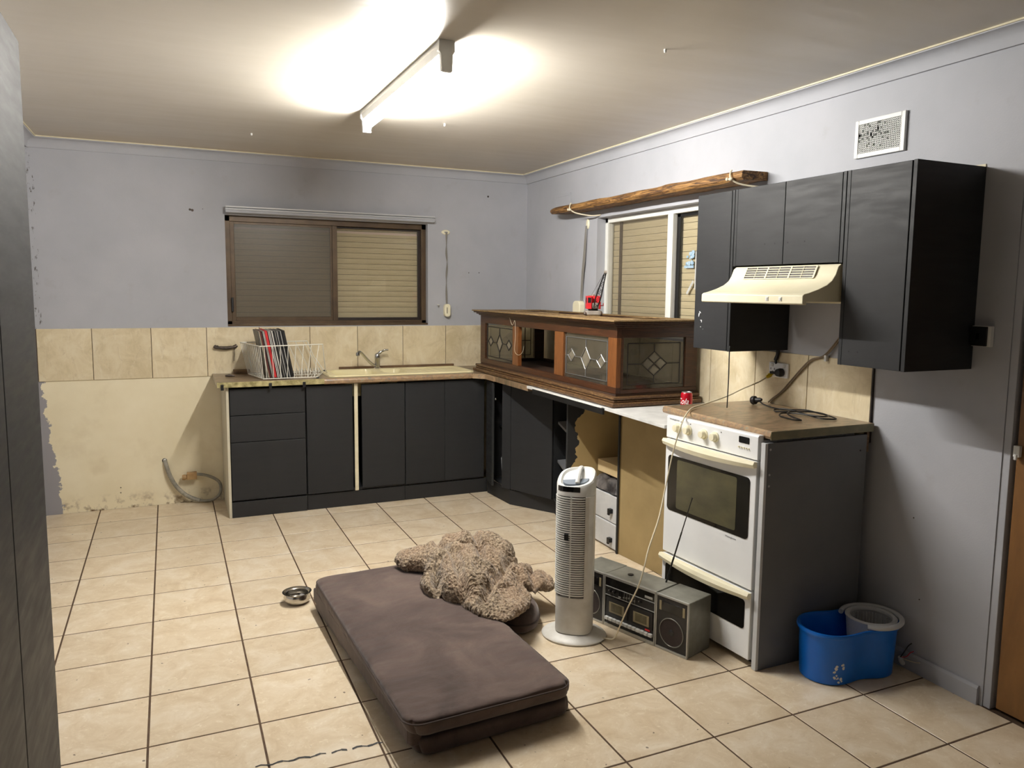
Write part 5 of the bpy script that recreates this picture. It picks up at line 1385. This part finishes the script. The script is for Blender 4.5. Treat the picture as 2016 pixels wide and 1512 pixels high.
def blanket():
    parts = MB()
    def cap(pts, rs, flat=.6, zc=None):
        """flattened rounded chain"""
        pts = [Vector(p) for p in pts]; P = catmull(pts, 5)
        n = len(P); R_ = []
        for i in range(n):
            s = i/(n-1)*(len(rs)-1); k = min(int(s), len(rs)-2); R_.append(rs[k]+(rs[k+1]-rs[k])*(s-k))
        for i in range(n):
            parts.sphere(tuple(P[i]), R_[i], 14, 9, (1, 1, flat))
    # left pouch, main dome, peak ridge, folds, flaps
    cap([(1.475, -1.60, .185), (1.53, -1.63, .19), (1.60, -1.66, .20)], [.045, .058, .070], .75)
    cap([(1.60, -1.56, .18), (1.70, -1.55, .18)], [.035, .045], .7)
    cap([(1.62, -1.70, .205), (1.66, -1.80, .215), (1.66, -1.92, .21), (1.62, -2.02, .205)], [.10, .125, .125, .105], .72)
    cap([(1.66, -1.66, .24), (1.75, -1.70, .275), (1.84, -1.76, .270), (1.90, -1.83, .225)], [.055, .050, .045, .042], .9)
    cap([(1.78, -1.64, .20), (1.86, -1.68, .22), (1.92, -1.76, .20)], [.06, .06, .05], .9)
    cap([(1.70, -1.84, .235), (1.78, -1.88, .215), (1.87, -1.93, .195), (1.95, -1.96, .170)], [.06, .055, .045, .032], .8)
    cap([(1.505, -1.86, .178), (1.475, -1.93, .178), (1.50, -1.985, .178), (1.53, -1.95, .185)], [.032, .030, .028, .022], 1.1)
    cap([(1.54, -1.83, .19), (1.56, -1.92, .185), (1.54, -2.00, .18), (1.56, -2.06, .178)], [.035, .032, .030, .034], 1.1)
    cap([(1.60, -2.00, .19), (1.62, -2.08, .185), (1.68, -2.12, .175)], [.060, .062, .05], .75)
    cap([(1.92, -1.90, .155), (1.98, -1.94, .140), (2.02, -1.975, .125)], [.060, .065, .048], .38)
    cap([(1.84, -1.88, .165), (1.92, -1.85, .155), (1.99, -1.88, .135)], [.07, .06, .04], .4)
    cap([(1.76, -2.00, .175), (1.76, -2.10, .165), (1.72, -2.20, .158), (1.69, -2.29, .160)], [.085, .080, .068, .040], .32)
    cap([(1.84, -2.02, .155), (1.84, -2.10, .140), (1.80, -2.17, .135)], [.055, .05, .03], .4)
    cap([(1.70, -1.99, .205), (1.77, -1.97, .195), (1.83, -1.95, .185)], [.045, .04, .03], .9)
    cap([(1.72, -1.72, .20), (1.80, -1.80, .20), (1.82, -1.88, .19)], [.12, .13, .10], .62)
    cap([(1.52, -1.63, .195), (1.58, -1.70, .20), (1.58, -1.80, .20)], [.065, .075, .075], .75)
    cap([(1.70, -2.02, .185), (1.76, -2.02, .175), (1.80, -1.98, .17)], [.10, .09, .08], .5)
    cap([(1.64, -2.14, .170), (1.68, -2.20, .160), (1.78, -2.14, .155)], [.06, .07, .06], .4)
    cap([(1.90, -1.78, .17), (1.96, -1.86, .15), (2.0, -1.90, .13)], [.06, .06, .04], .5)
    cap([(1.48, -1.60, .195), (1.55, -1.62, .20)], [.060, .070], .8)
    cap([(1.86, -1.93, .165), (1.95, -1.95, .150), (2.01, -1.95, .135)], [.085, .080, .060], .42)
    cap([(1.62, -1.62, .22), (1.72, -1.66, .25), (1.82, -1.72, .265), (1.88, -1.80, .24)], [.06, .07, .065, .06], .85)
    cap([(1.60, -2.16, .168), (1.66, -2.26, .162), (1.74, -2.22, .158), (1.83, -2.14, .145)], [.035, .050, .060, .05], .42)
    cap([(1.66, -2.19, .162), (1.64, -2.25, .165), (1.67, -2.32, .162)], [.04, .035, .026], .5)
    me = parts.mesh('tmp'); o = bpy.data.objects.new('tmp', me); COL.objects.link(o)
    md = o.modifiers.new('r', 'REMESH'); md.mode = 'VOXEL'; md.voxel_size = .0048
    bpy.context.view_layer.update()
    m2 = bpy.data.meshes.new_from_object(o.evaluated_get(bpy.context.evaluated_depsgraph_get()))
    bpy.data.objects.remove(o)
    bm = bmesh.new(); bm.from_mesh(m2)
    bmesh.ops.smooth_vert(bm, verts=bm.verts, factor=.5, use_axis_x=True, use_axis_y=True, use_axis_z=True)
    bmesh.ops.subdivide_edges(bm, edges=bm.edges, cuts=1, use_grid_fill=True, smooth=.0)
    bm.normal_update()
    disp = []
    grooves = [[ (1.888, -1.709), (1.965, -1.623), (1.975, -1.729), (2.007, -1.792) ], [ (2.054, -1.769), (1.928, -1.825), (1.805, -1.988), (1.693, -2.122), (1.622, -2.211) ], [ (1.661, -1.546), (1.603, -1.641), (1.617, -1.783), (1.658, -1.829) ], [ (1.626, -1.800), (1.609, -1.931), (1.579, -2.047), (1.573, -2.129) ], [ (1.578, -1.823), (1.516, -1.906), (1.491, -2.010) ], [ (2.070, -1.825), (1.966, -1.930), (1.944, -2.059) ], [ (1.783, -1.631), (1.775, -1.790), (1.724, -1.953) ], ]
    def gdist(x, y):
        best = 9
        for pl in grooves:
            for (ax, ay), (bx_, by_) in zip(pl, pl[1:]):
                ux, uy = bx_-ax, by_-ay; L2 = ux*ux+uy*uy
                tt = max(0, min(1, ((x-ax)*ux+(y-ay)*uy)/L2)); best = min(best, (x-ax-ux*tt)**2+(y-ay-uy*tt)**2)
        return sqrt(best)
    for v in bm.verts:
        p = v.co; n = v.normal
        w = Vector((noise.noise(p*4+Vector((7, 0, 0))), noise.noise(p*4+Vector((0, 9, 0))), noise.noise(p*4)))*.06
        fold = -abs(noise.noise((p+w)*8.0))*.044+.008
        curl = -abs(noise.noise(p*60.0))*.0085+(noise.noise(p*150.0+Vector((3, 3, 3))))*.0036+.004
        gd = gdist(p.x+.15*w.x, p.y+.15*w.y)
        crease = Vector((0, 0, -.034*max(0, 1-gd/.024)+.010*max(0, 1-abs(gd-.040)/.024))) if n.z > -.2 else Vector()
        disp.append(n*(fold*.65+.005+curl)+crease)
    for v, d in zip(bm.verts, disp):
        v.co += d
        ce = ((v.co.x-1.835)/.13)**2+((v.co.y+1.985)/.217)**2
        zmin = .157 if (v.co.x < 1.66 and v.co.y < -1.49) else (.045+.066*sqrt(max(0, 1-ce)) if ce < 1 else .012)
        if v.co.z < zmin: v.co.z = zmin+.0015*noise.noise(v.co*90)
    bm.to_mesh(m2); bm.free()
    me2 = m2; me2.name = 'fleece_blanket'
    c = Vector((1.72, -1.9, .10)); me2.transform(Matrix.Translation(-c)); me2.materials.clear()
    for p in me2.polygons: p.use_smooth = True
    me2.materials.append(M['fleece'])
    ob = bpy.data.objects.new('fleece_blanket', me2); COL.objects.link(ob); ob.location = c
    tag(ob, 'crumpled taupe fleece blanket heaped on the far corner of the mattress', 'blanket')
blanket()

def bowl():
    solo('steel_bowl', MB().lathe([(.030, 0), (.048, .002), (.058, .014), (.062, .030), (.056, .046), (.066, .053), (.068, .055), (.064, .0555), (.052, .048), (.056, .030), (.050, .012), (.02, .005), (.001, .005)], 48, (.975, -1.43, .001)),
         'steel', 'small round stainless steel bowl on the floor beside the mattress', 'bowl', smooth=60)
bowl()

# ------------------------------------------------------------------ blue mop bucket
def bucket():
    t = thing('mop_bucket', 'blue plastic mop bucket with grey spin basket by the right wall', 'bucket', (2.86, -3.0, 0))
    # two-lobed outline: large lobe left/front, smaller lobe right/back
    c1, r1 = Vector((2.788, -2.972)), .113
    c2, r2 = Vector((2.985, -3.000)), .108
    def outline(s, n=56):
        P = []
        c = (c1+c2)/2
        for k in range(n):
            a = 2*pi*k/n; d = Vector((cos(a), sin(a))); best = 0
            # smooth union by ray marching outward
            lo, hi = 0, .4
            def f(q):
                d1 = (q-c1).length-r1*s; d2 = (q-c2).length-r2*s; k_ = .13
                h = max(0, min(1, .5+.5*(d2-d1)/k_)); return d2*(1-h)+d1*h-k_*h*(1-h)
            for _ in range(24):
                m_ = (lo+hi)/2
                if f(c+d*m_) < 0: lo = m_
                else: hi = m_
            P.append(c+d*lo)
        return P
    def z_rim(p): return 0
    levels = [(.82, .001), (.87, .004), (.89, .05), (.92, .12), (.945, .180), (.955, .190), (1.025, .194), (1.04, .202), (1.02, .209), (.945, .207), (.915, .195), (.89, .12), (.86, .04), (.80, .010)]
    n = 56; vs_ = []; fs = []
    for s, z in levels:
        for p in outline(s, n): vs_.append((p.x, p.y, z))
    for i in range(len(levels)-1):
        for k in range(n): fs.append((i*n+k, i*n+(k+1) % n, (i+1)*n+(k+1) % n, (i+1)*n+k))
    fs += [tuple(range(n-1, -1, -1)), tuple(range((len(levels)-1)*n, len(levels)*n))]
    b = obj('tub', MB().add(vs_, fs), 'blue', t, smooth=50)
    # flaked paint patch on the front of the tub
    rnd = random.Random(12); ch = MB()
    for k in range(15):
        a = radians(rnd.uniform(238, 262)); z = rnd.choice([rnd.uniform(.015, .04), rnd.uniform(.03, .10)]); s = .875+.1*(z/.2)
        pr = rnd.uniform(.004, .011); m_ = 7; P = []
        for q in range(m_):
            aa = a+pr*cos(2*pi*q/m_)*rnd.uniform(.4, 1)/r1; zz = z+pr*sin(2*pi*q/m_)*rnd.uniform(.4, 1)
            sc = .87+.02*min(1, zz/.05) if zz < .05 else .89+.03*min(1, (zz-.05)/.07)
            R_ = r1*sc+.0010
            P.append((c1.x+R_*cos(aa), c1.y+R_*sin(aa), zz))
        ch.add(P, [tuple(range(m_))])
    obj('paint_flake', ch, 'white_plastic', b)
    # spin basket
    bx, by, br = 2.985, -3.005, .084
    k = obj('spin_basket', MB().lathe([(br+.012, .214), (br+.014, .220), (br+.006, .226), (br-.004, .222), (br-.006, .214), (br+.012, .214)], 44, (bx, by, 0), cap=False), 'grey_white', t, smooth=40)
    obj('basket_wall', basket_wall(bx, by, br), 'grey_white', k, smooth=40)
    sl = MB()
    for q in range(40):
        a = 2*pi*q/40
        p0 = Vector((bx+(br-.012)*cos(a), by+(br-.012)*sin(a), .120)); p1 = Vector((bx+(br-.007)*cos(a), by+(br-.007)*sin(a), .205))
        sl.tube([p0, p1], .0024, 5)
    obj('basket_ribs', sl, 'grey_white', k)
    fl = MB().lathe([(br-.012, .116), (br-.012, .121)], 36, (bx, by, 0))
    obj('basket_floor', fl, 'grey_white', k)
    # handle lying around the right lobe
    hp = []
    for q in range(19):
        a = radians(128-(q/18)*272+0); rr = .112
        hp.append((bx+rr*cos(a)*1.02, by+rr*sin(a), .216+.004*sin(q/18*pi)))
    hd = MB(); P = catmull(hp, 3)
    hd.tube(P, [.010]*len(P), 10); obj('handle', hd, 'grey_white', t, smooth=True)
def basket_wall(bx, by, br):
    # outer solid skirt of the basket seen above the tub water line
    n = 44; prof = [(br+.002, .128), (br+.010, .214), (br+.006, .214), (br-.002, .128)]
    vs_ = []; fs = []
    for r, z in prof:
        for k in range(n): vs_.append((bx+r*cos(2*pi*k/n), by+r*sin(2*pi*k/n), z))
    for i in range(4):
        j = (i+1) % 4
        for k in range(n): fs.append((i*n+k, i*n+(k+1) % n, j*n+(k+1) % n, j*n+k))
    return MB().add(vs_, fs)
bucket()

# ------------------------------------------------------------------ tall cupboard at the left edge
def pantry():
    t = thing('tall_cupboard', 'tall dark grey painted cupboard at the left edge beside the camera', 'cupboard', (-.08, -3.5, 0))
    xf = .150; y1 = -2.795; y0 = -4.30
    obj('carcass', MB().box(XL+.002, y0, .001, xf-.019, y1+.0, 2.098), 'charcoal', t, bevel=.002)
    obj('side_stile', MB().box(xf-.018, -3.245, .001, xf, y1, 2.100), 'charcoal', t, bevel=.002)
    for a, b in ((-3.755, -3.250), (-4.29, -3.760)):
        obj('door', MB().box(xf-.018, a, .06, xf-.0005, b, 2.096), 'charcoal', t, bevel=.002)
pantry()

def debris():
    mb = MB(); mb.prism([(2.462, -1.235), (2.478, -1.222), (2.505, -1.228), (2.510, -1.240), (2.480, -1.245)], .0012, .006)
    solo('plastic_scrap', mb, mat('blue_scrap', (40, 66, 92), None, rough=.5), 'tiny dark blue plastic scrap on the floor left of the fan', 'scrap')
debris()
